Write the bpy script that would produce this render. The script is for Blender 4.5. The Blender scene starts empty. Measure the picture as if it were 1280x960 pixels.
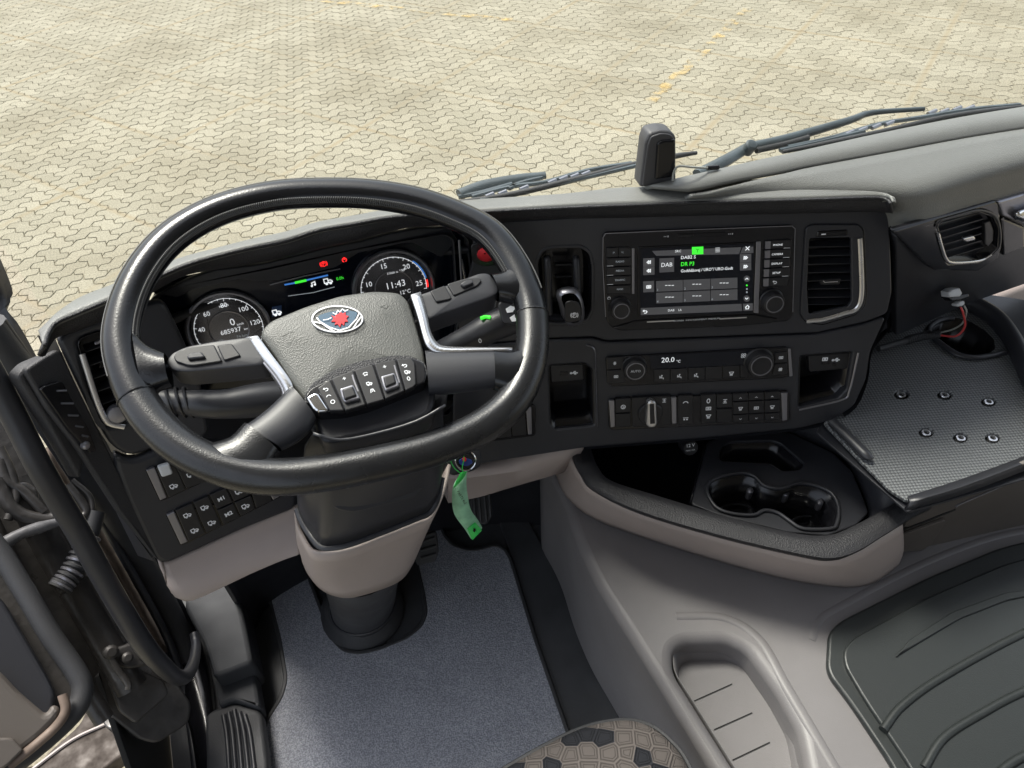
import bpy, math, random
import numpy as np
from mathutils import Vector, Matrix
random.seed(7)
R = math.radians
sc = bpy.context.scene
col = sc.collection

# ---------------------------------------------------------------- camera
CZ = 2.75                                   # eye height above the paving
FOC, PITCH, ROLL, YAW = 900.0, 43.8, 3.2, 22.0
def _axes():
    p, r, h = R(PITCH), R(ROLL), R(-YAW)
    rt = np.array([1, 0, 0.]); fw = np.array([0, math.cos(p), -math.sin(p)]); up = np.array([0, math.sin(p), math.cos(p)])
    rt2 = math.cos(r)*rt - math.sin(r)*up; up2 = math.sin(r)*rt + math.cos(r)*up
    Z = np.array([[math.cos(h), -math.sin(h), 0], [math.sin(h), math.cos(h), 0], [0, 0, 1]])
    return Z@rt2, Z@up2, Z@fw
RT, UP, FW = _axes()
CAM = np.array([0, 0, CZ])
cd = bpy.data.cameras.new('camera'); cam = bpy.data.objects.new('camera', cd); col.objects.link(cam)
cd.sensor_width = 36; cd.lens = FOC/1280*36; cd.clip_start = 0.02; cd.clip_end = 2000
mw = Matrix.Identity(4)
for i in range(3):
    mw[i][0] = RT[i]; mw[i][1] = UP[i]; mw[i][2] = -FW[i]; mw[i][3] = CAM[i]
cam.matrix_world = mw
sc.camera = cam

# ---------------------------------------------------------------- light
SUN_EL, SUN_AZ = 60, -18                   # high ahead of the truck, a little to the left
w = bpy.data.worlds.new('World'); sc.world = w; w.use_nodes = True
nt = w.node_tree; bg = nt.nodes['Background']
sky = nt.nodes.new('ShaderNodeTexSky'); sky.sky_type = 'NISHITA'; sky.sun_disc = False
sky.sun_elevation = R(SUN_EL); sky.sun_rotation = R(SUN_AZ); sky.air_density = 1.2; sky.dust_density = 3.0
hs = nt.nodes.new('ShaderNodeHueSaturation'); hs.inputs['Saturation'].default_value = .4   # thin bright overcast
nt.links.new(sky.outputs[0], hs.inputs['Color']); nt.links.new(hs.outputs[0], bg.inputs[0]); bg.inputs[1].default_value = 0.15
sl = bpy.data.lights.new('sun', 'SUN'); sl.energy = 2.5; sl.angle = R(17); sl.color = (1, .95, .86)
so = bpy.data.objects.new('sun', sl); col.objects.link(so)
sd = Vector((math.sin(R(SUN_AZ))*math.cos(R(SUN_EL)), math.cos(R(SUN_AZ))*math.cos(R(SUN_EL)), math.sin(R(SUN_EL))))
so.rotation_euler = sd.to_track_quat('Z', 'Y').to_euler()
sc.view_settings.view_transform = 'Standard'; sc.view_settings.look = 'None'
sc.view_settings.exposure = 0.98; sc.view_settings.gamma = 1
sc.render.engine = 'CYCLES'
sc.render.resolution_x = 1024; sc.render.resolution_y = 768

# ---------------------------------------------------------------- materials
MT = {}
def mat(name, c, rough=.5, metal=0, bump=0, bscale=300, var=0, vscale=8, spec=.5, emit=0, coat=0, bdist=.0006, kind='noise'):
    m = bpy.data.materials.new(name); m.use_nodes = True; n = m.node_tree.nodes; l = m.node_tree.links
    b = n['Principled BSDF']; c4 = (*c, 1)
    b.inputs['Base Color'].default_value = c4; b.inputs['Roughness'].default_value = rough
    b.inputs['Metallic'].default_value = metal; b.inputs['Specular IOR Level'].default_value = spec
    b.inputs['Coat Weight'].default_value = coat; b.inputs['Coat Roughness'].default_value = .08
    if emit:
        b.inputs['Emission Color'].default_value = c4; b.inputs['Emission Strength'].default_value = emit
    tc = n.new('ShaderNodeTexCoord')
    if bump:
        if kind == 'noise':
            t = n.new('ShaderNodeTexNoise'); t.inputs['Scale'].default_value = bscale; t.inputs['Detail'].default_value = 3
            out = t.outputs['Fac']
        else:
            t = n.new('ShaderNodeTexVoronoi'); t.inputs['Scale'].default_value = bscale; out = t.outputs['Distance']
        l.new(tc.outputs['Object'], t.inputs['Vector'])
        bp = n.new('ShaderNodeBump'); bp.inputs['Strength'].default_value = bump; bp.inputs['Distance'].default_value = bdist
        l.new(out, bp.inputs['Height']); l.new(bp.outputs[0], b.inputs['Normal'])
    if var:
        t = n.new('ShaderNodeTexNoise'); t.inputs['Scale'].default_value = vscale; t.inputs['Detail'].default_value = 6
        l.new(tc.outputs['Object'], t.inputs['Vector'])
        mr = n.new('ShaderNodeMapRange'); mr.inputs[1].default_value = .3; mr.inputs[2].default_value = .7
        mr.inputs[3].default_value = 1-var; mr.inputs[4].default_value = 1+var
        l.new(t.outputs['Fac'], mr.inputs[0])
        mx = n.new('ShaderNodeMix'); mx.data_type = 'RGBA'; mx.blend_type = 'MULTIPLY'; mx.inputs[0].default_value = 1
        mx.inputs[6].default_value = c4; l.new(mr.outputs[0], mx.inputs[7]); l.new(mx.outputs[2], b.inputs['Base Color'])
        rr = n.new('ShaderNodeMapRange'); rr.inputs[1].default_value = .3; rr.inputs[2].default_value = .7
        rr.inputs[3].default_value = min(1, rough*(1+var*.8)); rr.inputs[4].default_value = rough*(1-var*.8)
        l.new(t.outputs['Fac'], rr.inputs[0]); l.new(rr.outputs[0], b.inputs['Roughness'])
    MT[name] = m
    return m
mat('plastic', (.026, .027, .032), .40, bump=.2, bscale=1100, var=.2, vscale=7)
mat('plastic_soft', (.034, .034, .037), .55, bump=.6, bscale=700, var=.1, vscale=12, kind='voronoi')
mat('plastic_gloss', (.009, .009, .011), .22, var=.3, vscale=25)
mat('button', (.014, .014, .016), .4, bump=.15, bscale=1200, var=.12, vscale=30)
mat('button_gap', (.004, .004, .004), .7)
mat('dash_top_lit', (.15, .153, .145), .42, bump=.55, bscale=750, var=.12, vscale=5, kind='voronoi', bdist=.0006)  # same dark plastic as the band below; sky light put into this paler colour
mat('dash_band', (.018, .018, .021), .55, bump=.8, bscale=600, kind='voronoi', bdist=.0008, var=.15)
mat('beige', (.37, .315, .29), .48, bump=.35, bscale=800, var=.09, vscale=7)
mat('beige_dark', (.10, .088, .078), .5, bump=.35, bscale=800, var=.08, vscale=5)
mat('tunnel', (.172, .164, .166), .46, bump=.4, bscale=700, var=.13, vscale=5)
mat('pad', (.095, .097, .09), .40, bump=.4, bscale=700, kind='voronoi', bdist=.0008, var=.07)
mat('leather', (.006, .0065, .008), .22, bump=.22, bscale=500, var=.35, vscale=14)
mat('leather_worn', (.014, .0145, .016), .26, bump=.3, bscale=600, var=.42, vscale=22)
mat('thread', (.10, .10, .10), .6)
mat('silver', (.72, .72, .73), .28, metal=.9, var=.08, vscale=20)
mat('chrome', (.85, .86, .88), .12, metal=1)
mat('satin', (.30, .30, .33), .32, metal=.8)
mat('white_print', (.85, .87, .9), .5)
mat('glow_white', (.85, .88, .9), .5, emit=.33)
mat('glow_dim', (.5, .55, .6), .5, emit=.12)
mat('glow_green', (.05, .8, .04), .5, emit=.5)
mat('glow_red', (.9, .02, .02), .5, emit=.8)
mat('glow_blue', (.05, .2, .6), .5, emit=.35)
mat('screen', (.004, .006, .012), .12)
mat('screen_grey', (.09, .09, .095), .25, emit=.16)
mat('screen_blue', (.01, .02, .045), .2, emit=.2)
mat('rubber', (.036, .037, .040), .62, bump=.5, bscale=500, var=.2, vscale=10)
mat('rubber_floor', (.05, .052, .056), .62, bump=.5, bscale=350, var=.25, vscale=9)
mat('rubber_green', (.020, .0235, .0235), .42, bump=.3, bscale=700, var=.12, vscale=6)
mat('red', (.65, .02, .03), .35)
mat('amber_red', (.5, .01, .02), .4)
mat('blue_badge', (.06, .12, .18), .25, coat=.5)
mat('glass_dark', (.004, .005, .007), .08)
mat('tag_green', (.03, .50, .08), .5, var=.1, vscale=40)
mat('tag_pale', (.26, .52, .33), .6, var=.25, vscale=60, bump=.4, bscale=90, bdist=.002)
mat('wire_red', (.6, .06, .06), .4); mat('wire_grey', (.35, .36, .33), .45)
mat('white_plastic', (.62, .64, .66), .35)
mat('metal_dark', (.05, .047, .045), .45, metal=.3, bump=.7, bscale=60, var=.5, vscale=20, bdist=.002)
mat('metal_dusty', (.16, .12, .095), .7, var=.4, vscale=30, bump=.4, bscale=90)
mat('wiper', (.045, .06, .068), .38, var=.25, vscale=30)
mat('dev_black', (.006, .006, .008), .25)
mat('dev_grey', (.06, .06, .065), .5, bump=.3, bscale=900)
mat('step_dirt', (.05, .038, .03), .8, var=.5, vscale=30, bump=.4, bscale=90)
mat('pipe_grey', (.12, .12, .125), .3, var=.4, vscale=60)
mat('rubber_mould', (.038, .040, .044), .7, bump=.4, bscale=600, var=.15, vscale=12, spec=.25)
mat('headliner', (.20, .19, .18), .9, bump=.3, bscale=300)
mat('under', (.012, .012, .012), .8)
mat('key_blue', (.02, .05, .25), .3)

def nodes(m): return m.node_tree.nodes, m.node_tree.links
# carpet
m = mat('carpet', (.115, .13, .165), .95, spec=.1); n, l = nodes(m); b = n['Principled BSDF']
tc = n.new('ShaderNodeTexCoord'); t = n.new('ShaderNodeTexNoise'); t.inputs['Scale'].default_value = 420; t.inputs['Detail'].default_value = 2
l.new(tc.outputs['Object'], t.inputs['Vector']); cr = n.new('ShaderNodeValToRGB')
cr.color_ramp.elements[0].position = .38; cr.color_ramp.elements[0].color = (.25, .262, .30, 1)
cr.color_ramp.elements[1].position = .66; cr.color_ramp.elements[1].color = (.47, .485, .53, 1)
l.new(t.outputs['Fac'], cr.inputs[0])
t2 = n.new('ShaderNodeTexNoise'); t2.inputs['Scale'].default_value = 9; t2.inputs['Detail'].default_value = 6; l.new(tc.outputs['Object'], t2.inputs['Vector'])
mx = n.new('ShaderNodeMix'); mx.data_type = 'RGBA'; mx.blend_type = 'MULTIPLY'; mx.inputs[0].default_value = .35
l.new(cr.outputs[0], mx.inputs[6]); l.new(t2.outputs['Fac'], mx.inputs[7]); l.new(mx.outputs[2], b.inputs['Base Color'])
bp = n.new('ShaderNodeBump'); bp.inputs['Strength'].default_value = .8; bp.inputs['Distance'].default_value = .002
l.new(t.outputs['Fac'], bp.inputs['Height']); l.new(bp.outputs[0], b.inputs['Normal'])
# paving stone
m = mat('paver', (.5, .46, .36), .8, spec=.3); n, l = nodes(m); b = n['Principled BSDF']
gm = n.new('ShaderNodeNewGeometry'); oi = n.new('ShaderNodeObjectInfo')
ad = n.new('ShaderNodeMath'); ad.operation = 'ADD'; l.new(gm.outputs['Random Per Island'], ad.inputs[0]); l.new(oi.outputs['Random'], ad.inputs[1])
fr = n.new('ShaderNodeMath'); fr.operation = 'FRACT'; l.new(ad.outputs[0], fr.inputs[0])
cr = n.new('ShaderNodeValToRGB'); l.new(fr.outputs[0], cr.inputs[0])
cr.color_ramp.elements[0].color = (.285, .27, .215, 1); cr.color_ramp.elements[1].color = (.345, .327, .265, 1)
t = n.new('ShaderNodeTexNoise'); t.inputs['Scale'].default_value = 95; t.inputs['Detail'].default_value = 5; t.inputs['Roughness'].default_value = .7
l.new(gm.outputs['Position'], t.inputs['Vector'])
c2 = n.new('ShaderNodeValToRGB'); c2.color_ramp.elements[0].position = .32; c2.color_ramp.elements[0].color = (.38, .35, .31, 1)
c2.color_ramp.elements[1].position = .62; c2.color_ramp.elements[1].color = (1.12, 1.1, 1.06, 1); l.new(t.outputs['Fac'], c2.inputs[0])
mx = n.new('ShaderNodeMix'); mx.data_type = 'RGBA'; mx.blend_type = 'MULTIPLY'; mx.inputs[0].default_value = .9
l.new(cr.outputs[0], mx.inputs[6]); l.new(c2.outputs[0], mx.inputs[7])
t3 = n.new('ShaderNodeTexNoise'); t3.inputs['Scale'].default_value = .9; t3.inputs['Detail'].default_value = 5; l.new(gm.outputs['Position'], t3.inputs['Vector'])
c3 = n.new('ShaderNodeValToRGB'); c3.color_ramp.elements[0].position = .33; c3.color_ramp.elements[0].color = (.80, .77, .70, 1)
c3.color_ramp.elements[1].position = .58; c3.color_ramp.elements[1].color = (1.04, 1.03, 1, 1); l.new(t3.outputs['Fac'], c3.inputs[0])
m2 = n.new('ShaderNodeMix'); m2.data_type = 'RGBA'; m2.blend_type = 'MULTIPLY'; m2.inputs[0].default_value = .8
l.new(mx.outputs[2], m2.inputs[6]); l.new(c3.outputs[0], m2.inputs[7])
# dirt that has gathered along the edges of the machine-laid batches
TH = R(33.5)
rot = n.new('ShaderNodeVectorRotate'); rot.inputs['Angle'].default_value = -TH; l.new(gm.outputs['Position'], rot.inputs['Vector'])
sx = n.new('ShaderNodeSeparateXYZ'); l.new(rot.outputs[0], sx.inputs[0])
def stripe(sock, period, off, wd):
    a = n.new('ShaderNodeMath'); a.operation = 'SUBTRACT'; l.new(sock, a.inputs[0]); a.inputs[1].default_value = off
    f = n.new('ShaderNodeMath'); f.operation = 'PINGPONG'; l.new(a.outputs[0], f.inputs[0]); f.inputs[1].default_value = period/2
    r = n.new('ShaderNodeMapRange'); r.inputs[1].default_value = 0; r.inputs[2].default_value = wd; r.inputs[3].default_value = 1; r.inputs[4].default_value = 0
    l.new(f.outputs[0], r.inputs[0]); return r.outputs[0]
s1 = stripe(sx.outputs[0], 1.0125, 2.46, .035); s2 = stripe(sx.outputs[1], 1.35, 4.55, .04)
mm = n.new('ShaderNodeMath'); mm.operation = 'MAXIMUM'; l.new(s1, mm.inputs[0]); l.new(s2, mm.inputs[1])
mt_ = n.new('ShaderNodeMath'); mt_.operation = 'MULTIPLY'; l.new(mm.outputs[0], mt_.inputs[0]); t5 = n.new('ShaderNodeMapRange'); t5.inputs[1].default_value = .42; t5.inputs[2].default_value = .68; t5.inputs[3].default_value = .35; t5.inputs[4].default_value = .95; l.new(t3.outputs['Fac'], t5.inputs[0]); l.new(t5.outputs[0], mt_.inputs[1])
m3 = n.new('ShaderNodeMix'); m3.data_type = 'RGBA'; l.new(mt_.outputs[0], m3.inputs[0]); l.new(m2.outputs[2], m3.inputs[6]); m3.inputs[7].default_value = (.25, .2, .12, 1)
l.new(m3.outputs[2], b.inputs['Base Color'])
bp = n.new('ShaderNodeBump'); bp.inputs['Strength'].default_value = .5; bp.inputs['Distance'].default_value = .003
l.new(t.outputs['Fac'], bp.inputs['Height']); l.new(bp.outputs[0], b.inputs['Normal'])
mat('joint_sand', (.10, .083, .045), .95, var=.4, vscale=6)
mat('yellow_paint', (.62, .42, .12), .7, var=.5, vscale=25)
# ribbed rubber of the passenger shelf
m = mat('shelf_rubber', (.11, .115, .12), .42); n, l = nodes(m); b = n['Principled BSDF']
tc = n.new('ShaderNodeTexCoord'); mp = n.new('ShaderNodeMapping'); mp.inputs['Scale'].default_value = (210, 210, 1); mp.inputs['Rotation'].default_value = (0, 0, .35); l.new(tc.outputs['Object'], mp.inputs[0])
vo = n.new('ShaderNodeTexVoronoi'); vo.inputs['Scale'].default_value = 1; vo.inputs['Randomness'].default_value = 0; vo.voronoi_dimensions = '2D'
l.new(mp.outputs[0], vo.inputs['Vector'])
cr = n.new('ShaderNodeValToRGB'); cr.color_ramp.elements[0].position = .3; cr.color_ramp.elements[0].color = (.17, .18, .185, 1)
cr.color_ramp.elements[1].position = .5; cr.color_ramp.elements[1].color = (.06, .063, .067, 1); l.new(vo.outputs['Distance'], cr.inputs[0]); l.new(cr.outputs[0], b.inputs['Base Color'])
bp = n.new('ShaderNodeBump'); bp.inputs['Strength'].default_value = .7; bp.inputs['Distance'].default_value = .002; bp.invert = True
l.new(vo.outputs['Distance'], bp.inputs['Height']); l.new(bp.outputs[0], b.inputs['Normal'])
# seat fabric: hexagon-like cells with stitched outlines, some of them charcoal
m = mat('seat_fabric', (.2, .18, .165), .9, spec=.2); n, l = nodes(m); b = n['Principled BSDF']
tc = n.new('ShaderNodeTexCoord'); mp = n.new('ShaderNodeMapping'); mp.inputs['Scale'].default_value = (50, 50, 1); mp.inputs['Rotation'].default_value = (0, 0, .5)
l.new(tc.outputs['Object'], mp.inputs[0])
vo = n.new('ShaderNodeTexVoronoi'); vo.voronoi_dimensions = '2D'; vo.inputs['Randomness'].default_value = .45; vo.inputs['Scale'].default_value = 1
ve = n.new('ShaderNodeTexVoronoi'); ve.voronoi_dimensions = '2D'; ve.feature = 'DISTANCE_TO_EDGE'; ve.inputs['Randomness'].default_value = .45; ve.inputs['Scale'].default_value = 1
l.new(mp.outputs[0], vo.inputs['Vector']); l.new(mp.outputs[0], ve.inputs['Vector'])
sp = n.new('ShaderNodeSeparateColor'); l.new(vo.outputs['Color'], sp.inputs[0])
cr = n.new('ShaderNodeValToRGB'); cr.color_ramp.interpolation = 'CONSTANT'; cr.color_ramp.elements[0].color = (.018, .019, .023, 1)
cr.color_ramp.elements[1].position = .34; cr.color_ramp.elements[1].color = (.10, .088, .082, 1); l.new(sp.outputs[0], cr.inputs[0])
ce = n.new('ShaderNodeValToRGB'); e = ce.color_ramp.elements; e[0].position = .03; e[0].color = (1.2, 1.2, 1.2, 1); e[1].position = .3; e[1].color = (1, 1, 1, 1)
x = e.new(.10); x.color = (.55, .55, .55, 1); x = e.new(.14); x.color = (1, 1, 1, 1); x = e.new(.21); x.color = (1, 1, 1, 1); x = e.new(.235); x.color = (.55, .55, .55, 1); x = e.new(.26); x.color = (1, 1, 1, 1)
l.new(ve.outputs[0], ce.inputs[0])
mx = n.new('ShaderNodeMix'); mx.data_type = 'RGBA'; mx.blend_type = 'MULTIPLY'; mx.inputs[0].default_value = 1
l.new(cr.outputs[0], mx.inputs[6]); l.new(ce.outputs[0], mx.inputs[7]); l.new(mx.outputs[2], b.inputs['Base Color'])
bp = n.new('ShaderNodeBump'); bp.inputs['Strength'].default_value = .6; bp.inputs['Distance'].default_value = .003
l.new(ce.outputs[0], bp.inputs['Height']); l.new(bp.outputs[0], b.inputs['Normal'])
# windscreen glass
m = bpy.data.materials.new('glass'); m.use_nodes = True; MT['glass'] = m; n, l = nodes(m); n.remove(n['Principled BSDF'])
tr = n.new('ShaderNodeBsdfTransparent'); tr.inputs[0].default_value = (.96, .985, .965, 1); gl = n.new('ShaderNodeBsdfGlossy'); gl.inputs['Roughness'].default_value = .02
ms = n.new('ShaderNodeMixShader'); ms.inputs[0].default_value = .045; l.new(tr.outputs[0], ms.inputs[1]); l.new(gl.outputs[0], ms.inputs[2]); l.new(ms.outputs[0], n['Material Output'].inputs[0])

# ---------------------------------------------------------------- survey: camera rays onto real planes
def ray(px, py): return FW + RT*((px-640)/FOC) + UP*((480-py)/FOC)
def at(px, py, z):                         # point on the horizontal level z (metres below the eye, negative)
    d = ray(px, py); return CAM + d*(z/d[2])
def far(px, py, D): d = ray(px, py); return CAM + d/np.linalg.norm(d)*D
def atx(px, py, x): d = ray(px, py); return CAM + d*(x/d[0])
def aty(px, py, y): d = ray(px, py); return CAM + d*(y/d[1])
class Fr:
    def __init__(s, p0, u, v, n): s.o = np.array(p0, float); s.u = np.array(u, float); s.v = np.array(v, float); s.n = np.array(n, float)
    def hit(s, px, py, h=0):
        d = ray(px, py); p = s.o + s.n*h; return CAM + d*(np.dot(p-CAM, s.n)/np.dot(d, s.n))
    def uv(s, px, py, h=0): q = s.hit(px, py, h)-s.o; return (float(q@s.u), float(q@s.v))
    def w(s, u, v, h=0): return s.o + s.u*u + s.v*v + s.n*h
    def off(s, h): return Fr(s.o+s.n*h, s.u, s.v, s.n)
    def mat(s):
        M = Matrix.Identity(4)
        for i in range(3): M[i][0] = s.u[i]; M[i][1] = s.v[i]; M[i][2] = s.n[i]; M[i][3] = s.o[i]
        return M
    def mpp(s, px, py, h=0):
        a = np.array(s.uv(px-3, py, h)); b = np.array(s.uv(px+3, py, h)); return float(np.linalg.norm(a-b)/6)
def face(p0, yaw, tilt):
    y, t = R(yaw), R(tilt); hd = np.array([math.sin(y), math.cos(y), 0])
    n_ = -hd*math.cos(t)+np.array([0, 0, 1])*math.sin(t); u = np.array([math.cos(y), -math.sin(y), 0]); return Fr(p0, u, np.cross(n_, u), n_)
def level(px, py, z): return Fr(at(px, py, z), [1, 0, 0], [0, 1, 0], [0, 0, 1])

# ---------------------------------------------------------------- builders
def setp(o, label=None, cat=None, group=None, kind=None):
    for k, v in (('label', label), ('category', cat), ('group', group), ('kind', kind)):
        if v: o[k] = v
    return o
def thing(name, label, cat, loc, group=None):
    o = bpy.data.objects.new(name, None); o.empty_display_size = .05; col.objects.link(o); o.location = Vector([float(a) for a in loc])
    return setp(o, label, cat, group)
def wmat(o):
    return o.get('_m') and None
WM = {}
def link(me, name, M, mt, parent=None, smooth=True):
    o = bpy.data.objects.new(name, me); col.objects.link(o)
    if mt is not None:
        me.materials.clear(); me.materials.append(MT[mt])
    if smooth:
        me.shade_smooth() if hasattr(me, 'shade_smooth') else None
    if parent is not None:
        o.parent = parent; pm = WM.get(parent.name) or Matrix.Translation(parent.location)
        o.matrix_parent_inverse = Matrix.Identity(4); o.matrix_basis = pm.inverted() @ M
    else: o.matrix_basis = M
    WM[o.name] = M
    return o
def flat_edges(me, ang=38):
    try: me.set_sharp_from_angle(angle=R(ang))
    except Exception: pass
def fillet(poly, r, seg=5):
    if not r: return [tuple(p) for p in poly]
    P = [np.array(p, float) for p in poly]; out = []; N = len(P)
    rr = r if isinstance(r, (list, tuple)) else [r]*N
    for i in range(N):
        a, b, c = P[i-1], P[i], P[(i+1) % N]; d1 = a-b; d2 = c-b; l1 = np.linalg.norm(d1); l2 = np.linalg.norm(d2)
        if l1 < 1e-9 or l2 < 1e-9: continue
        k = min(rr[i], l1*.48, l2*.48)
        if k < 1e-6: out.append(tuple(b)); continue
        s = b+d1/l1*k; e = b+d2/l2*k
        for j in range(seg+1):
            t = j/seg; out.append(tuple(s*(1-t)**2+b*2*t*(1-t)+e*t*t))
    return out
def area(p): return sum(p[i-1][0]*p[i][1]-p[i][0]*p[i-1][1] for i in range(len(p)))
def curve_mesh(splines, ext, bev, res=2, off=0):
    cu = bpy.data.curves.new('c', 'CURVE'); cu.dimensions = '2D'; cu.fill_mode = 'BOTH'; cu.extrude = max(ext-bev, 0.00001); cu.bevel_depth = bev; cu.bevel_resolution = res; cu.offset = -bev+off
    for i, s in enumerate(splines):
        if (area(s) < 0) != (i > 0): s = s[::-1]
        sp = cu.splines.new('POLY'); sp.points.add(len(s)-1)
        for k, p in enumerate(s): sp.points[k].co = (p[0], p[1], 0, 1)
        sp.use_cyclic_u = True
    o = bpy.data.objects.new('c', cu); me = bpy.data.meshes.new_from_object(o); bpy.data.objects.remove(o); bpy.data.curves.remove(cu)
    return me
def plate_uv(name, F, poly, t, mt, parent=None, h=0, r=.0, bev=.0008, holes=(), hr=None, res=2, label=None):
    """slab whose top lies h above frame F and which is t thick"""
    sp = [fillet(poly, r)]+[fillet(q, hr if hr is not None else r) for q in holes]
    bev = min(bev, t*.45)
    me = curve_mesh(sp, t/2, bev, res); flat_edges(me, 30)
    o = link(me, name, F.off(h-t/2).mat(), mt, parent)
    flat_edges(me, 30)
    if label: o['label'] = label
    return o
def plate(name, F, pxs, t, mt, parent=None, h=0, r=.0, bev=.0008, holes=(), hr=None, res=2, label=None):
    return plate_uv(name, F, [F.uv(*p, h) for p in pxs], t, mt, parent, h, r, bev, [[F.uv(*p, h) for p in q] for q in holes], hr, res, label)
def quad(x0, y0, x1, y1, s=0):              # pixel rectangle whose rows rise by slope s
    return [(x0, y0), (x1, y0-s*(x1-x0)), (x1, y1-s*(x1-x0)), (x0, y1)]
def mesh_obj(name, V, Fc, mt, parent=None, smooth=True, ang=40):
    V = [tuple(float(c) for c in v) for v in V]
    c = np.mean(np.array(V), 0); me = bpy.data.meshes.new(name); me.from_pydata([tuple(np.array(v)-c) for v in V], [], Fc); me.update()
    o = link(me, name, Matrix.Translation(Vector(c.tolist())), mt, parent, smooth)
    if smooth: flat_edges(me, ang)
    return o
def cr_spline(P, n=6, closed=False):
    P = [np.array(p, float) for p in P]; N = len(P); out = []
    rng = range(N if closed else N-1)
    for i in rng:
        p1, p2 = P[i], P[(i+1) % N]
        p0 = P[i-1] if (closed or i > 0) else 2*p1-p2
        p3 = P[(i+2) % N] if (closed or i+2 < N) else 2*p2-p1
        for k in range(n):
            t = k/n; out.append(.5*((2*p1)+(-p0+p2)*t+(2*p0-5*p1+4*p2-p3)*t*t+(-p0+3*p1-3*p2+p3)*t**3))
    if not closed: out.append(P[-1])
    return out
def loft(name, rows, mt, parent=None, n=6, thick=0, ang=40, nr=1, closed=False):
    """rows of world points; each row splined, the rows joined (nr>1: splined across too)"""
    rs = [cr_spline(r_, n, closed) if n > 1 else [np.array(q) for q in r_] for r_ in rows]
    if nr > 1:
        cols = [cr_spline([r_[i] for r_ in rs], nr) for i in range(len(rs[0]))]; rs = [[c[j] for c in cols] for j in range(len(cols[0]))]
    W_ = len(rs[0]); V = [p for r_ in rs for p in r_]; F_ = []
    for j in range(len(rs)-1):
        for i in range(W_ if closed else W_-1):
            k = (i+1) % W_; F_.append((j*W_+i, j*W_+k, (j+1)*W_+k, (j+1)*W_+i))
    o = mesh_obj(name, V, F_, mt, parent, True, ang)
    if thick:
        md = o.modifiers.new('thickness', 'SOLIDIFY'); md.thickness = abs(thick); md.offset = -1 if thick > 0 else 1
    return o
def tube(name, P, r, mt, parent=None, seg=10, n=6, closed=False, flat=1.0, upv=None, spl=True):
    pts = cr_spline(P, n, closed) if spl else [np.array(p, float) for p in P]
    N = len(pts); V = []; F_ = []
    rads = [r]*N if not isinstance(r, (list, tuple)) else [np.interp(i/(N-1)*(len(r)-1), range(len(r)), r) for i in range(N)]
    up = np.array(upv if upv is not None else [0, 0, 1.]); prev = None
    for i in range(N):
        a = pts[i-1] if (i > 0 or closed) else pts[i]; b = pts[(i+1) % N] if (i < N-1 or closed) else pts[i]
        t = b-a; t = t/(np.linalg.norm(t)+1e-12)
        s = np.cross(t, up) if prev is None or upv is not None else prev-t*(prev@t)
        if np.linalg.norm(s) < 1e-6: s = np.cross(t, [1, 0, .1])
        s = s/np.linalg.norm(s); prev = s; q = np.cross(s, t)
        for k in range(seg):
            a_ = 2*math.pi*k/seg; V.append(pts[i]+(s*math.cos(a_)+q*math.sin(a_)*flat)*rads[i])
    for i in range(N if closed else N-1):
        for k in range(seg):
            j = (i+1) % N; F_.append((i*seg+k, i*seg+(k+1) % seg, j*seg+(k+1) % seg, j*seg+k))
    if not closed: F_.append(tuple(range(seg))[::-1]); F_.append(tuple((N-1)*seg+k for k in range(seg)))
    return mesh_obj(name, V, F_, mt, parent, True, 50)
def lathe(name, F, c, prof, mt, parent=None, seg=28, h=0, ang=35, label=None):
    V = []; F_ = []
    for r_, z_ in prof:
        for k in range(seg): a = 2*math.pi*k/seg; V.append((r_*math.cos(a), r_*math.sin(a), z_))
    for j in range(len(prof)-1):
        for k in range(seg): F_.append((j*seg+k, j*seg+(k+1) % seg, (j+1)*seg+(k+1) % seg, (j+1)*seg+k))
    F_.append(tuple((len(prof)-1)*seg+k for k in range(seg)))
    me = bpy.data.meshes.new(name); me.from_pydata(V, [], F_); me.update()
    G = Fr(F.w(*c, h), F.u, F.v, F.n); o = link(me, name, G.mat(), mt, parent); flat_edges(me, ang)
    if label: o['label'] = label
    return o
def tray(name, F, pxs, depth, mt, parent=None, h=0, r=.004, shrink=.92, floor=None):
    """open recess: walls from the outline down to a floor"""
    p = fillet([F.uv(*q, h) for q in pxs], r); c = np.mean(np.array(p), 0); V = []; F_ = []; N = len(p)
    for z_, s in ((h, 1.0), (h-depth, shrink)):
        for q in p: V.append(F.w(*(c+(np.array(q)-c)*s), z_))
    for i in range(N): F_.append((i, (i+1) % N, N+(i+1) % N, N+i))
    F_.append(tuple(N+i for i in range(N)))
    o = mesh_obj(name, V, F_, mt, parent, True, 30)
    md = o.modifiers.new('thickness', 'SOLIDIFY'); md.thickness = .0015; md.offset = 0
    return o
def ribbons(name, F, lines, wd, mt, parent=None, h=0, pxs=True, closed=False):
    """flat printed strokes on F; lines of pixel points (or uv)"""
    V = []; F_ = []
    for ln in lines:
        p = [np.array(F.uv(*q, h)) if pxs else np.array(q, float) for q in ln]
        for i in range(len(p)-1):
            a, b = p[i], p[i+1]; d = b-a; L = np.linalg.norm(d)
            if L < 1e-7: continue
            d /= L; s = np.array([-d[1], d[0]])*wd/2; e = d*wd*.25; k = len(V)
            hh = h+.00002*(i % 2)
            V += [F.w(*(a-s-e), hh), F.w(*(b-s+e), hh), F.w(*(b+s+e), hh), F.w(*(a+s-e), hh)]; F_.append((k, k+1, k+2, k+3))
    return mesh_obj(name, V, F_, mt, parent, False)
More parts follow.
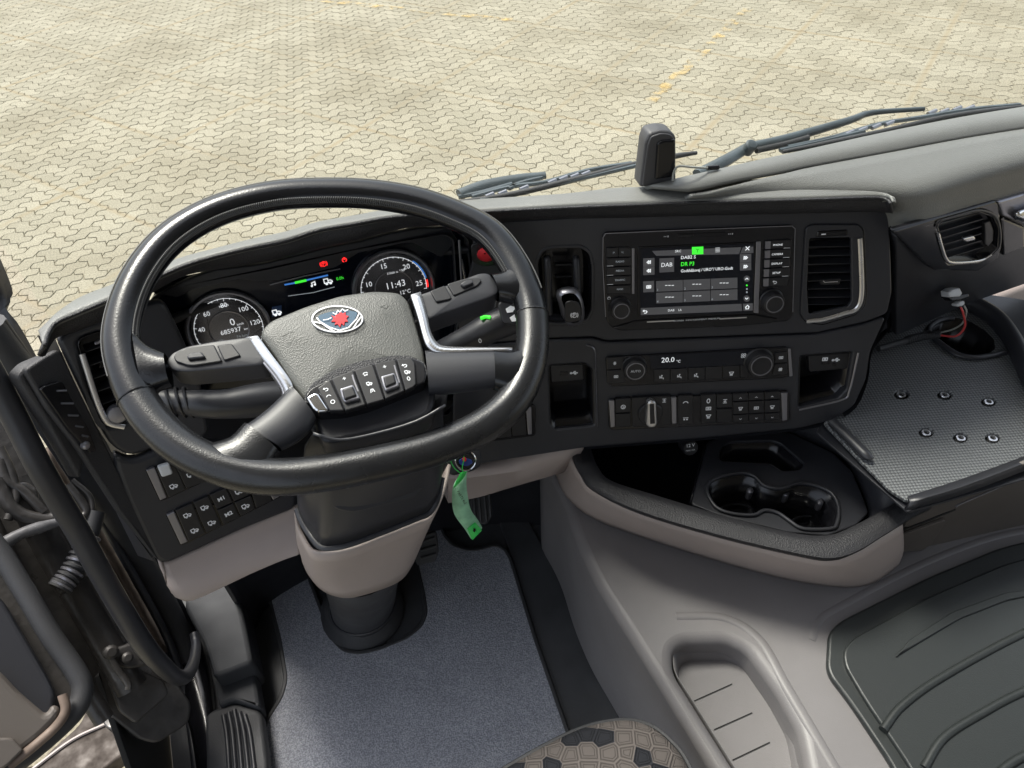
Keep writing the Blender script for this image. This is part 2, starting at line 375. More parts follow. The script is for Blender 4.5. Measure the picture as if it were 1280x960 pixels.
def text(name, s, F, px, py, hpx, mt, parent=None, h=0, align='CENTER', sx=1.0, rot=0, bold=0):
    cu = bpy.data.curves.new('t', 'FONT'); cu.body = s; cu.align_x = align; cu.align_y = 'CENTER'; cu.size = 1; cu.resolution_u = 2; cu.offset = bold
    o = bpy.data.objects.new('t', cu); me = bpy.data.meshes.new_from_object(o); bpy.data.objects.remove(o); bpy.data.curves.remove(cu)
    k = F.mpp(px, py, h)*hpx/.72; c = F.uv(px, py, h)
    G = Fr(F.w(*c, h), F.u, F.v, F.n)
    return link(me, name, G.mat() @ Matrix.Rotation(R(rot), 4, 'Z') @ Matrix.Diagonal((k*sx, k, 1, 1)), mt, parent, False)
def circ(cx, cy, rx, ry=None, n=14, a0=0, a1=360): ry = ry or rx; return [(cx+rx*math.cos(R(a0+(a1-a0)*i/n)), cy+ry*math.sin(R(a0+(a1-a0)*i/n))) for i in range(n+1)]
SY = {   # little pictograms, drawn in a -1..1 square
 'snow': [[(-.2, -.9), (-.2, .9)], [(-.9, 0), (.5, 0)], [(-.7, -.7), (.3, .7)], [(-.7, .7), (.3, -.7)]],
 'truck': [[(-1, -.5), (-1, .6), (0, .6), (0, -.5)], [(-1, -.5), (1, -.5)], [(0, .1), (.6, .1), (1, -.2), (1, -.5)], circ(-.5, -.7, .22), circ(.5, -.7, .22)],
 'down': [[(-.6, .3), (0, -.3), (.6, .3)]], 'up': [[(-.6, -.3), (0, .3), (.6, -.3)]],
 'person': [circ(-.1, .8, .18, n=8), [(-.1, .5), (-.4, -.3), (.5, -.3), (.6, -.9)], [(-.9, .6), (-.9, -.4)], [(-.9, -.4), (-.6, -.1)], [(-1, .2), (-.6, .2)]],
 'defrost': [[(-.9, .7), (.9, .7), (.5, -.1), (-.5, -.1), (-.9, .7)], [(-.4, -.3), (-.4, -.9)], [(0, -.3), (0, -.9)], [(.4, -.3), (.4, -.9)]],
 'plus': [[(-.6, 0), (.6, 0)], [(0, -.6), (0, .6)]], 'minus': [[(-.6, 0), (.6, 0)]],
 'fan': [circ(-.4, .4, .35, n=8), circ(.4, .4, .35, n=8), circ(-.4, -.4, .35, n=8), circ(.4, -.4, .35, n=8)],
 'back': [[(-.5, .9), (-1, .5), (-.5, .1)], [(-1, .5), (.4, .5), (.8, 0), (.4, -.6), (-.4, -.6)]],
 'park': [circ(0, 0, .7, n=12), [(-.2, -.45), (-.2, .45), (.2, .4), (.2, .05), (-.2, 0)], circ(0, 0, 1.0, n=5, a0=-40, a1=40), circ(0, 0, 1.0, n=5, a0=140, a1=220)],
 'lamp': [[(-.1, -.6), (-.1, .6), (.5, .4), (.7, 0), (.5, -.4), (-.1, -.6)], [(-.9, .4), (-.3, .4)], [(-.9, 0), (-.3, 0)], [(-.9, -.4), (-.3, -.4)]],
 'axle': [[(-.7, .9), (.7, .9)], [(0, .9), (0, -.6)], [(-.5, .1), (.5, .1)], [(-.7, -.6), (.7, -.6)]],
 'arc': [[(-.9, .2), (-.5, .7), (.5, .7), (.9, .2)], circ(-.4, -.4, .2, n=6), circ(.4, -.4, .2, n=6)],
 'bar': [[(-.9, .4), (.9, .4)], circ(-.5, -.3, .2, n=6), circ(.5, -.3, .2, n=6)],
 'zero': [circ(0, 0, .5, .8)], 'ring': [circ(0, 0, .8)], 'book': [[(-.9, .6), (-.9, -.6), (.9, -.6), (.9, .6), (-.9, .6)], [(-.4, .2), (.4, .2)], [(-.4, -.2), (.4, -.2)]],
 'tri': [[(-.7, .7), (.1, 0), (-.7, -.7), (-.7, .7)], [(.1, .7), (.9, 0), (.1, -.7), (.1, .7)]],
 'trir': [[(.7, .7), (-.1, 0), (.7, -.7), (.7, .7)], [(-.1, .7), (-.9, 0), (-.1, -.7), (-.1, .7)]],
 'home': [[(-.9, 0), (0, .9), (.9, 0)], [(-.6, 0), (-.6, -.8), (.6, -.8), (.6, 0)]], 'cross': [[(-.8, -.8), (.8, .8)], [(-.8, .8), (.8, -.8)]],
 'note': [[(-.6, -.6), (-.6, .5), (.6, .8), (.6, -.3)], circ(-.8, -.6, .22, n=6), circ(.4, -.3, .22, n=6)],
 'usb': [[(-1, 0), (1, 0)], [(-.4, 0), (0, .5), (.4, .5)], [(-.1, 0), (.2, -.4), (.5, -.4)], circ(-1, 0, .2, n=6)],
 'power': [circ(0, 0, .8, n=10, a0=-60, a1=240), [(0, .2), (0, 1)]],
 'dist': [[(-.9, .5), (-.3, .5), (-.3, -.3), (-.9, -.3), (-.9, .5)], [(.1, .6), (.9, -.5)], [(.1, 0), (.5, -.6)], [(.4, .7), (.9, .3)]],
 'lane': [[(-.8, -.7), (-.4, .7), (.4, .7), (.8, -.7)], [(0, .4), (0, .1)], [(0, -.2), (0, -.5)]], 'arch': [circ(0, -.5, .9, n=8, a0=20, a1=160)],
}
def sym(k, F, px, py, s, mt='white_print', parent=None, h=0, wd=.14, sx=1.0, nm='symbol'):
    m_ = F.mpp(px, py, h)*s; c = np.array(F.uv(px, py, h))
    return ribbons(nm, F, [[tuple(c+np.array((q[0]*sx, q[1]))*m_) for q in ln] for ln in SY[k]], m_*wd*1.4, mt, parent, h, pxs=False)
def K(ox, oy, s): return lambda pts: [(ox+x/s, oy+y/s) for x, y in pts]

# ================================================================ PAVED GROUND
Gz = -CZ
bm_s = 220
gm_ = bpy.data.meshes.new('ground'); gm_.from_pydata([(-bm_s, -bm_s, 0), (bm_s, -bm_s, 0), (bm_s, bm_s, 0), (-bm_s, bm_s, 0)], [], [(0, 1, 2, 3)])
ground = link(gm_, 'ground', Matrix.Translation((0, 0, -.006)), 'joint_sand', None, False); setp(ground, 'sandy bed showing in the joints between the concrete pavers', kind='structure')
CELL = .1125; ctn, stn = math.cos(TH), math.sin(TH); A_ = .15*CELL
def edge(a, b, hor):                        # one wavy cell side
    (x0, y0), (x1, y1) = a, b; s = 1 if (x1-x0)+(y1-y0) > 0 else -1; o = []
    for t, w_ in ((0, 0), (.30, A_), (.70, -A_)):
        tt = t; ww = w_ if s > 0 else -w_
        o.append((x0+(x1-x0)*tt+(0 if hor else ww), y0+(y1-y0)*tt+(ww if hor else 0)))
    return o
def stone_outline(kind):
    c = CELL; Wd, Hd = (2, 1) if kind == 'H' else (1, 2); pts = []
    for i in range(Wd): pts += edge((i*c, 0), ((i+1)*c, 0), True)
    for i in range(Hd): pts += edge((Wd*c, i*c), (Wd*c, (i+1)*c), False)
    for i in range(Wd, 0, -1): pts += edge((i*c, Hd*c), ((i-1)*c, Hd*c), True)
    for i in range(Hd, 0, -1): pts += edge((0, i*c), (0, (i-1)*c), False)
    return pts
def inset(p, d):
    P = np.array(p); N = len(P); o = []
    for i in range(N):
        a, b, c = P[i-1], P[i], P[(i+1) % N]; e1 = (b-a)/np.linalg.norm(b-a); e2 = (c-b)/np.linalg.norm(c-b)
        n1 = np.array([-e1[1], e1[0]]); n2 = np.array([-e2[1], e2[0]]); m_ = n1+n2; m_ /= max(np.linalg.norm(m_), .3); o.append(b+m_*d)
    return np.array(o)
SM = {}
for kd in 'HV':
    ol = stone_outline(kd); a = inset(ol, .0036); b_ = inset(ol, .0068); N = len(ol); ctr = np.array(ol).mean(0)
    V = np.array([(*q, -.012) for q in a]+[(*q, -.002) for q in a]+[(*q, .0) for q in b_]); V[:, :2] -= ctr
    F_ = [tuple(2*N+i for i in range(N))]+[(i, (i+1) % N, N+(i+1) % N, N+i) for i in range(N)]+[(N+i, N+(i+1) % N, 2*N+(i+1) % N, 2*N+i) for i in range(N)]
    SM[kd] = (V, F_, ctr)
def to_px(p):
    q = np.array(p)-CAM; z_ = q@FW
    return (640+FOC*(q@RT)/z_, 480-FOC*(q@UP)/z_) if z_ > .05 else (-1e4, -1e4)
ROOF = [(-60, 470), (60, 412), (100, 372), (150, 352), (222, 330), (330, 298), (417, 275), (505, 260), (600, 250), (700, 243), (820, 228), (900, 214), (1000, 193), (1280, 138), (1400, 110)]
cells = []
u0, u1, v0, v1 = -40, 190, -120, 160
for i in range(u0, u1):
    for j in range(v0, v1):
        k = (i-j) % 4
        if k in (0, 3):
            kd = 'H' if k == 0 else 'V'; c = SM[kd][2]; x = i*CELL+c[0]; y = j*CELL+c[1]
            X = x*ctn-y*stn; Y = x*stn+y*ctn
            if Y < -4 or Y > 17 or X < -7 or X > 15: continue
            px, py = to_px((X, Y, 0)); vis = -15 < px < 1295 and -15 < py < np.interp(px, [q[0] for q in ROOF], [q[1] for q in ROOF])+6
            cells.append((0 if vis else 1, X*X+Y*Y, X, Y, kd))
cells.sort()
SMESH = {}
for kd in 'HV':
    V, F_, c = SM[kd]; me = bpy.data.meshes.new('paving_stone'); me.from_pydata([tuple(v) for v in V.tolist()], [], F_); me.materials.append(MT['paver']); SMESH[kd] = me
vc = 0; rest = []
for (hid, d, X, Y, kd) in cells:
    if not hid and vc < 300:
        o = bpy.data.objects.new('paving_stone', SMESH[kd]); col.objects.link(o); o.parent = ground
        o.matrix_basis = Matrix.Translation((X, Y, .006+random.uniform(-.001, .001))) @ Matrix.Rotation(TH+random.uniform(-.006, .006), 4, 'Z') @ Matrix.Rotation(random.uniform(-.004, .004), 4, 'X')
        vc += 1
    else: rest.append((X, Y, kd))
rng = np.random.default_rng(3); VV = []; LT = []; LS = []; base = 0; off = 0
for kd in 'HV':
    V, F_, c = SM[kd]; sel = np.array([(X, Y) for X, Y, k in rest if k == kd]); M_ = len(sel)
    th = TH+rng.uniform(-.008, .008, M_); ch, sh = np.cos(th), np.sin(th)
    x = V[None, :, 0]*ch[:, None]-V[None, :, 1]*sh[:, None]+sel[:, 0:1]; y = V[None, :, 0]*sh[:, None]+V[None, :, 1]*ch[:, None]+sel[:, 1:2]
    tz = .006+V[None, :, 2]+rng.uniform(-.001, .001, M_)[:, None]+V[None, :, 0]*rng.uniform(-.006, .006, M_)[:, None]+np.zeros_like(x)
    VV.append(np.stack([x, y, tz], -1).reshape(-1, 3)); fl = np.array([i for f in F_ for i in f]); sz = np.array([len(f) for f in F_])
    LT.append((fl[None, :]+(np.arange(M_)*len(V))[:, None]+base).ravel()); LS.append(np.tile(sz, M_)); base += M_*len(V)
VV = np.concatenate(VV); LT = np.concatenate(LT); LS = np.concatenate(LS)
me = bpy.data.meshes.new('paving_stones'); me.vertices.add(len(VV)); me.vertices.foreach_set('co', VV.ravel().astype(np.float32))
me.loops.add(len(LT)); me.loops.foreach_set('vertex_index', LT.astype(np.int32)); me.polygons.add(len(LS))
me.polygons.foreach_set('loop_start', np.concatenate([[0], np.cumsum(LS)[:-1]]).astype(np.int32))
try: me.polygons.foreach_set('loop_total', LS.astype(np.int32))
except Exception: pass
me.update(calc_edges=True); me.materials.append(MT['paver']); me.shade_flat()
o = bpy.data.objects.new('paving_stones', me); col.objects.link(o); o.parent = ground; o['kind'] = 'stuff'
# worn yellow line painted on the pavers
G0 = Fr([0, 0, .0035], [1, 0, 0], [0, 1, 0], [0, 0, 1])
ym = bpy.data.materials['yellow_paint']; n, l = nodes(ym); t = n.new('ShaderNodeTexNoise'); t.inputs['Scale'].default_value = 6; t.inputs['Detail'].default_value = 8
tc = n.new('ShaderNodeTexCoord'); l.new(tc.outputs['Object'], t.inputs['Vector']); cr = n.new('ShaderNodeValToRGB'); cr.color_ramp.elements[0].position = .48; cr.color_ramp.elements[1].position = .72
cr.color_ramp.elements[1].color = (.6, .6, .6, 1)
l.new(t.outputs['Fac'], cr.inputs[0]); l.new(cr.outputs[0], n['Principled BSDF'].inputs['Alpha'])
for a, b_ in (((812, 128), (935, 12)), ((335, -6), (520, 14)), ((520, 14), (640, 26))):
    pa, pb = at(*a, Gz), at(*b_, Gz); d = (pb-pa)/np.linalg.norm(pb-pa); s = np.array([-d[1], d[0], 0])*.06
    V = [tuple(q+np.array([0, 0, .0115])) for q in (pa-s, pb-s, pb+s, pa+s)]
    o = mesh_obj('painted_line', V, [(0, 1, 2, 3)], 'yellow_paint', None, False); setp(o, kind='structure')

# ================================================================ FRAMES OF THE CAB
F_con = face(far(875, 345, 1.0), 22, 15)
F_clu = face(far(390, 375, 1.0), 5, 16)
F_left = face(at(100, 400, -.49), -12, 15)
F_pas = face(at(1118, 290, -.50), 0, -10)
tw = R(22); F_whl = Fr(far(415, 420, .79), [1, 0, 0], [0, math.cos(tw), math.sin(tw)], [0, -math.sin(tw), math.cos(tw)])
FL = -1.3                                    # cab floor level below the eye
F_floor = level(455, 770, FL); F_tun = level(800, 740, -1.0); F_rim = level(900, 660, -.86); F_shelf = level(1160, 500, -.80)

# ================================================================ CAB BODY (setting)
fl = plate_uv('cab_floor', Fr([0, 0, CZ+FL-.004], [1, 0, 0], [0, 1, 0], [0, 0, 1]), [(-.40, -.35), (.42, -.35), (.42, 1.06), (-.40, 1.06)], .02, 'rubber_floor', None)
setp(fl, 'dark rubber cab floor around the carpet mat', kind='structure')
bk = plate_uv('front_bulkhead', Fr([0, 1.07, CZ-.95], [1, 0, 0], [0, 0, 1], [0, -1, 0]), [(-.24, -.36), (.44, -.36), (.44, .12), (-.24, .12)], .01, 'under', None)
setp(bk, 'black bulkhead ahead of the pedals', kind='structure')

swl = plate_uv('side_wall', Fr([-.405, 0, CZ], [0, 1, 0], [0, 0, 1], [1, 0, 0]), [(.52, -1.32), (1.07, -1.32), (1.07, -1.0), (.70, -1.03), (.58, -1.15), (.52, -1.25)], .008, 'under', None)
setp(swl, 'black inner side wall of the footwell', kind='structure')

rf = plate_uv('unseen_cab_roof', Fr([0, 0, CZ+.62], [1, 0, 0], [0, 1, 0], [0, 0, 1]), [(-.50, -1.3), (1.95, -1.3), (1.95, .62), (-.50, .72)], .04, 'headliner', None, 0, .05, .01)  # unseen roof, added to keep overhead sky out of the dark reflections
setp(rf, 'unseen grey headliner above the seats, added to block overhead sky', kind='structure')
rw = plate_uv('unseen_rear_wall', Fr([0, -1.25, CZ], [1, 0, 0], [0, 0, 1], [0, -1, 0]), [(-.50, -1.3), (1.95, -1.3), (1.95, .60), (-.50, .60)], .03, 'headliner', None, 0, .02, .01)  # out of view; added with the roof to deepen contrast inside the cab
setp(rw, 'unseen grey rear wall behind the seats, added to block sky light', kind='structure')

# ---- engine tunnel
tun = thing('engine_tunnel', 'grey-beige moulded engine cover between the seats with a recessed pen tray', 'engine cover', F_tun.w(0, 0))
pen = [(842, 838), (841, 812.6), (853, 803), (908, 801), (934, 812.6), (972, 866), (998.6, 913.6), (1008, 960), (1012, 1000), (962, 1010), (938, 985), (918.8, 960)]
def XY(x, y): return (x-F_tun.o[0], y-F_tun.o[1])
edgeL = [F_tun.uv(*q) for q in [(697, 590), (735, 660), (800, 740), (870, 860), (960, 960)]]
eL = [F_tun.uv(*q) for q in [(700, 612), (722, 680), (748, 735), (781, 785), (818, 845), (852, 900), (890, 962)]]
out = [XY(1.75, .80), XY(.352, .80)]+eL+[XY(.330, -.35), XY(1.75, -.35)]
plate_uv('cover', F_tun, out, .30, 'tunnel', tun, 0, .06, .016, [fillet([F_tun.uv(*q) for q in pen], .012)], 0, res=5)
tray('pen_tray', F_tun, [(q[0], q[1]) for q in pen], .034, 'tunnel', tun, h=-.016, r=.012, shrink=.88)
ff = F_tun.off(-.0485)
for ln in ([(868, 876), (915, 855)], [(893, 912), (940, 891)], [(916, 950), (962, 928)]):
    ribbons('groove', ff, [ln], .0016, 'under', tun, .0)
# raised bead that runs round the tunnel top
tube('bead', [F_tun.w(*F_tun.uv(*q), -.0035) for q in [(845, 770), (905, 772), (950, 800), (985, 860), (1050, 970)]], .009, 'tunnel', tun, flat=.6)
tube('bead', [F_tun.w(*F_tun.uv(*q), -.004) for q in [(1015, 800), (1025, 775), (1050, 758), (1150, 706), (1240, 672), (1330, 655)]], .009, 'tunnel', tun, flat=.6)

# ---- rubber mat on the tunnel
rm = thing('rubber_mat', 'dark green-grey ribbed rubber mat on top of the engine cover', 'rubber mat', F_tun.w(*F_tun.uv(1180, 820)))
k5 = K(600, 600, 1.882)
mo = [(1035, 812), (1035.7, 790), (1051.6, 775), (1158, 722), (1250, 684), (1300, 672), (1420, 672), (1420, 1010), (1140, 1010), (1118, 960), (1062, 876), (1033, 839)]
plate('base', F_tun, mo, .012, 'rubber_green', rm, .010, .02, .004)
mi = [(1056, 832), (1054, 812), (1068, 796), (1164, 744), (1255, 705), (1300, 693), (1420, 690), (1420, 1010), (1165, 1010), (1140, 962), (1082, 876)]
plate('raised_panel', F_tun, mi, .010, 'rubber_green', rm, .016, .02, .003)
for P in ([(1104, 912), (1128, 882), (1180, 845), (1280, 791), (1400, 740)], [(1155, 960), (1180, 922), (1230, 890), (1280, 864), (1400, 812)], [(1215, 1000), (1250, 965), (1290, 940), (1400, 890)]):
    tube('rib', [F_tun.w(*F_tun.uv(*q, .016), .0150) for q in P], .0058, 'rubber_green', rm, flat=1.0)
plate('raised_rib', F_tun, k5([(975, 418), (1010, 375), (1110, 310), (1240, 263), (1290, 258), (1290, 272), (1240, 282), (1130, 325), (1040, 378)]), .004, 'rubber_green', rm, .019, .008, .0015)

# ---- carpet mat
cm = thing('carpet_mat', 'blue-grey carpet mat with black bound edge in the driver footwell', 'floor mat', F_floor.w(*F_floor.uv(560, 830)))
mp_ = [(367, 690), (377, 697), (389, 730), (401, 762), (416, 800), (430, 814), (450, 817), (473, 812), (508, 798), (526, 784), (533, 767), (530, 745), (524, 718), (518, 690), (522, 660), (546, 645), (555, 669), (566, 682), (585, 688.5), (600, 687.5), (618, 682), (630, 686), (638, 699), (669, 800), (708, 912), (745, 1010), (318, 1010), (328, 925), (334, 900), (352, 872), (358, 850), (350, 800), (336, 745), (326, 712), (330, 660), (366, 660)]
plate('carpet', F_floor, mp_, .008, 'carpet', cm, .008, .010, .002)
tube('edge_binding', [F_floor.w(*q, .006) for q in fillet([F_floor.uv(*q, .006) for q in mp_], .012)], .0045, 'rubber', cm, seg=6, closed=True, spl=False)
fh = plate('footwell_tray', F_floor, [(640, 612), (795, 893), (860, 1010), (735, 1010), (705, 930), (640, 700), (620, 640)], .012, 'rubber_floor', None, .002, .02, .003)
setp(fh, 'dark moulded rubber strip beside the engine cover', 'floor trim')

# ---- steering column foot
sc_ = thing('steering_column', 'grey-beige and black steering column rising from the floor boot', 'steering column', F_floor.w(*F_floor.uv(455, 770)))
kc = K(360, 640, 5.333)
base = F_floor.w(*F_floor.uv(454, 764), .0)
top = at(452, 700, -.93)
loft('boot', [[base+np.array([math.cos(a)*r1, math.sin(a)*r1*1.05, z_]) for a in np.linspace(0, 2*math.pi, 24)[:-1]] for r1, z_ in ((.082, .002), (.080, .018), (.070, .030), (.067, .042), (.062, .052), (.056, .056))], 'rubber', sc_, n=1, closed=True, ang=50)
dx = top-base
loft('lower_tube', [[base+dx*t+np.array([math.cos(a)*r1, math.sin(a)*r1, 0]) for a in np.linspace(0, 2*math.pi, 28)[:-1]] for t, r1 in ((.08, .062), (.1, .060), (.5, .060), (1.0, .062))], 'rubber', sc_, n=1, closed=True, ang=50)
tube('collar_ring', [base+dx*.17+np.array([math.cos(a)*.061, math.sin(a)*.061, 0]) for a in np.linspace(0, 2*math.pi, 28)[:-1]], .0028, 'plastic', sc_, closed=True, spl=False, seg=6)
# beige knee cover: shell around the column
def ZR(pts): return [at(x, y, z_) for x, y, z_ in pts]
kn_top = ZR([(372, 640, -.70), (374, 655, -.715), (380, 668, -.725), (392, 686, -.735), (412, 688, -.735), (440, 683, -.735), (480, 668, -.735), (520, 652, -.735), (537, 645, -.735), (548, 625, -.72), (556, 600, -.72), (560, 580, -.72)])
kn_mid = ZR([(374, 670, -.76), (378, 685, -.78), (384, 700, -.80), (396, 718, -.82), (414, 722, -.82), (440, 716, -.82), (482, 700, -.82), (512, 685, -.82), (526, 672, -.82), (536, 650, -.79), (545, 625, -.77), (550, 600, -.76)])
kn_bot = ZR([(375, 690, -.80), (382, 703, -.84), (388, 716, -.87), (402, 733, -.90), (420, 742, -.90), (442, 743.5, -.90), (478, 733, -.90), (500, 722, -.90), (512, 706, -.90), (520, 688, -.88), (534, 655, -.84), (543, 628, -.80)])
loft('knee_cover', [kn_top, kn_mid, kn_bot], 'beige', sc_, n=4, thick=.004, nr=3)
# black shroud box with its lipped lower edge
def shr(name, pts, pts2, mt, n=4, par=sc_, th=.003): return loft(name, [ZR(pts), ZR(pts2)], mt, par, n=n, thick=th)
lip = [(372, 636, -.695), (377, 650, -.70), (388, 668, -.705), (401, 683, -.705), (418, 684, -.705), (440, 679, -.705), (480, 664, -.705), (520, 648, -.705), (537, 640, -.705), (547, 622, -.695), (552, 598, -.69)]
tube('shroud_lip', ZR(lip), .0045, 'plastic', sc_, flat=.8, seg=8)
up = [(372, 610, -.63), (380, 612, -.625), (395, 613, -.62), (410, 612, -.615), (430, 608, -.615), (450, 604, -.615), (480, 597, -.615), (510, 588, -.615), (535, 580, -.62), (550, 570, -.63), (556, 560, -.64)]
up2 = [(382, 560, -.56), (390, 545, -.545), (402, 540, -.54), (415, 538, -.54), (432, 535, -.54), (450, 530, -.54), (480, 522, -.54), (510, 513, -.54), (535, 505, -.54), (548, 500, -.56), (552, 495, -.58)]
loft('shroud', [ZR(lip), ZR(up), ZR(up2)], 'plastic', sc_, n=3, thick=.004, nr=4)
ins = lambda t, a, b_: tuple(np.array(a)*(1-t)+np.array(b_)*t)
F_shr = Fr(at(455, 645, -.665), [1, 0, 0], *(lambda n_: (np.cross(n_, [1, 0, 0]), n_))(np.array([0, -.80, .60])))
plate('access_panel', F_shr, [(403, 612), (418, 636), (440, 641), (520, 622), (537, 600), (538, 575), (400, 600)], .006, 'plastic', sc_, .008, .008, .0015)
# binnacle behind the hub: neck
loft('neck', [[far(x, y, D)+np.array([0, 0, 0]) for x, y in [(392, 540), (425, 548), (470, 540), (520, 525), (556, 505)]] for D in (.72, .80)]+[ZR([(385, 520, -.60), (425, 522, -.60), (470, 512, -.60), (520, 500, -.60), (560, 480, -.62)])], 'plastic', sc_, n=3, thick=.003)

# ================================================================ DASHBOARD
da = thing('dashboard', 'curved dark grey dashboard wrapped round the driver with a top coloured paler for the sky light', 'dashboard', F_con.w(0, 0))
lipz = -.462
Lp = [(53, 434), (58, 418), (68, 405), (94, 393), (137, 375), (222, 336), (270, 321), (312, 311), (357, 302), (397, 289), (442, 281), (480, 274), (520, 270), (600, 266), (700, 261), (800, 257), (875, 254), (1000, 251), (1085, 248), (1108, 250), (1115, 256)]
Bp = [(50, 412), (62, 402), (78, 388), (104, 370), (150, 352), (222, 324), (270, 311), (312, 300), (357, 290), (397, 278), (442, 270), (480, 263), (520, 257), (600, 249), (700, 242.5), (780, 234), (850, 236), (950, 238), (1050, 239), (1092, 241), (1112, 248)]
rows = []
for (a, b_) in zip(Lp, Bp): pass
r0 = [at(x, y, -.475) for x, y in Lp]; r1_ = [at(x, y, lipz) for x, y in [(x+.5, y-3) for x, y in Lp]]
r2 = [at(x, y, -.474+(0 if x < 700 else .010)) for x, y in Bp]
mid = [a*.5+b_*.5+np.array([0, 0, .004]) for a, b_ in zip(r1_, r2)]
r3 = [p+np.array([-.0, .07, -.05]) for p in r2]
loft('top_pad', [r1_, mid, r2, r3], 'dash_top_lit', da, n=4, thick=.006, nr=3)
# the rolled black edge below the pad
band = [(53, 444), (60, 430), (70, 419), (97, 410), (140, 392), (222, 345), (270, 334), (315, 327), (357, 319), (400, 308), (446, 298), (482, 288), (520, 281), (600, 277), (700, 272), (800, 269), (875, 267), (1000, 264), (1085, 262), (1106, 263), (1114, 263)]
b0 = [at(x, y+1, -.468) for x, y in Lp]; b1 = [at(x, y, -.492)+np.array([0, 0, 0]) for x, y in band]
bmid = [(a+b_)/2+np.array([-.004, -.006, .002]) for a, b_ in zip(b0, b1)]
b2 = [p+np.array([.004, .03, 0]) for p in b1]
loft('front_roll', [r1_, b0, bmid, b1, b2], 'dash_band', da, n=4, nr=2, thick=.003, ang=80)

# passenger side top: two mouldings with a seam, then the rolled front
pA = [at(x, y, z_) for x, y, z_ in [(815, 236, -.452), (850, 227, -.45), (900, 215.5, -.45), (960, 202, -.45), (1000, 193.5, -.45), (1100, 171, -.45), (1200, 151, -.45), (1290, 136, -.45), (1400, 118, -.45)]]
pB = [at(x, y, z_) for x, y, z_ in [(860, 240, -.45), (880, 237, -.45), (915, 229, -.45), (975, 218, -.45), (1010, 210.5, -.45), (1110, 192, -.45), (1200, 175, -.45), (1290, 160.5, -.45), (1400, 143, -.45)]]
pa3 = [p+np.array([0, .08, -.05]) for p in pA]
loft('rear_top_moulding', [pa3, pA, pB], 'dash_top_lit', da, n=4, thick=.005)
plate_uv('under_moulding', level(900, 245, -.482), [level(900, 245, -.482).uv(*q) for q in [(640, 262), (700, 247), (800, 238), (900, 229), (1000, 217), (1100, 212), (1105, 250), (1000, 258), (800, 262)]], .006, 'dash_top_lit', da)
gp = lambda P, d: [p+np.array([d[0], d[1], d[2]]) for p in P]
pC = [at(x, y, z_) for x, y, z_ in [(850, 248, -.472), (900, 247, -.472), (960, 246, -.472), (1030, 245, -.470), (1085, 243, -.468), (1135, 236, -.464), (1210, 216, -.462), (1290, 197, -.462), (1400, 172, -.462)]]
pD = [at(x, y, z_) for x, y, z_ in [(860, 258, -.52), (900, 258, -.52), (960, 257, -.52), (1035, 257, -.52), (1088, 258, -.505), (1135, 260, -.487), (1212, 238, -.485), (1290, 216, -.485), (1400, 190, -.485)]]
pE = [at(x, y, z_) for x, y, z_ in [(870, 272, -.56), (900, 272, -.56), (960, 272, -.56), (1040, 272, -.56), (1092, 278, -.535), (1137, 286, -.513), (1212, 261, -.512), (1290, 235, -.512), (1400, 207, -.512)]]
loft('front_top_moulding', [gp(pB, (.001, -.003, -.0015)), pC, pD, pE], 'dash_top_lit', da, n=4, thick=.005, nr=4, ang=80)

# ---- centre console fascia, two pieces with a joint line
usbL = [(686, 457), (731, 454), (741, 462), (743, 531), (734, 533), (694, 537), (688, 530)]
ventC = [(1007.5, 285), (1015, 281), (1073, 281), (1079, 287), (1083, 367), (1081, 383), (1070, 393), (1028, 406), (1007, 402), (1001, 393), (1002.5, 360), (1006.7, 293)]
radioO = [(753, 294), (757, 290.5), (990, 281.5), (995, 285), (992, 392), (986, 402), (850, 411), (775, 414), (763, 409), (757, 398)]
leverO = [(671, 325), (678, 313), (690, 309), (727.5, 308), (737, 315), (741, 332), (741, 388), (735, 402), (700, 406), (676, 404)]
up_out = [(592, 280), (700, 273), (875, 267), (1050, 263), (1098, 263), (1110, 266), (1113, 300), (1115, 365), (1109, 392), (1084, 402), (1021, 416), (757, 426), (742, 421), (689, 423), (575, 432), (572, 400), (590, 330)]
plate('upper_fascia', F_con, up_out, .016, 'plastic', da, 0, .006, .0022, [ventC, leverO], .004)
lo_out = [(575, 434), (690, 425), (741, 423.5), (757, 428.5), (1021, 418.5), (1084, 405), (1108, 396), (1088, 440), (1083, 475), (1068, 508), (1040, 526), (1000, 536), (870, 549), (730, 560), (600, 580), (566, 586), (566, 500)]
usbR = [(1000, 445), (1066, 440), (1058, 487), (1048, 498), (998, 510)]
sw_small = [(604, 520), (660, 507), (668, 510), (667, 543), (610, 552), (603, 548)]
plate('lower_fascia', F_con, lo_out, .018, 'plastic', da, .002, .008, .003, [usbL, usbR], .004)
# the console's flank towards the passenger
sk = [(1098, 262), (1112, 266), (1116, 300), (1118, 365), (1111, 395), (1090, 440), (1085, 475), (1070, 510), (1040, 528), (1000, 538), (870, 551), (730, 562)]
sk_ = [F_con.hit(*q, -.004) for q in sk]
loft('console_flank', [sk_, [p+np.array([.02, .03, -.0]) for p in sk_], [p+np.array([.05, .18, -.12*(1 if i < 9 else 0)]) for i, p in enumerate(sk_)]], 'plastic', da, n=3, ang=60)
# panel left of the console that turns towards the wheel
lh = [(560, 596), (600, 590), (660, 578), (727, 562), (727, 552), (560, 575)]

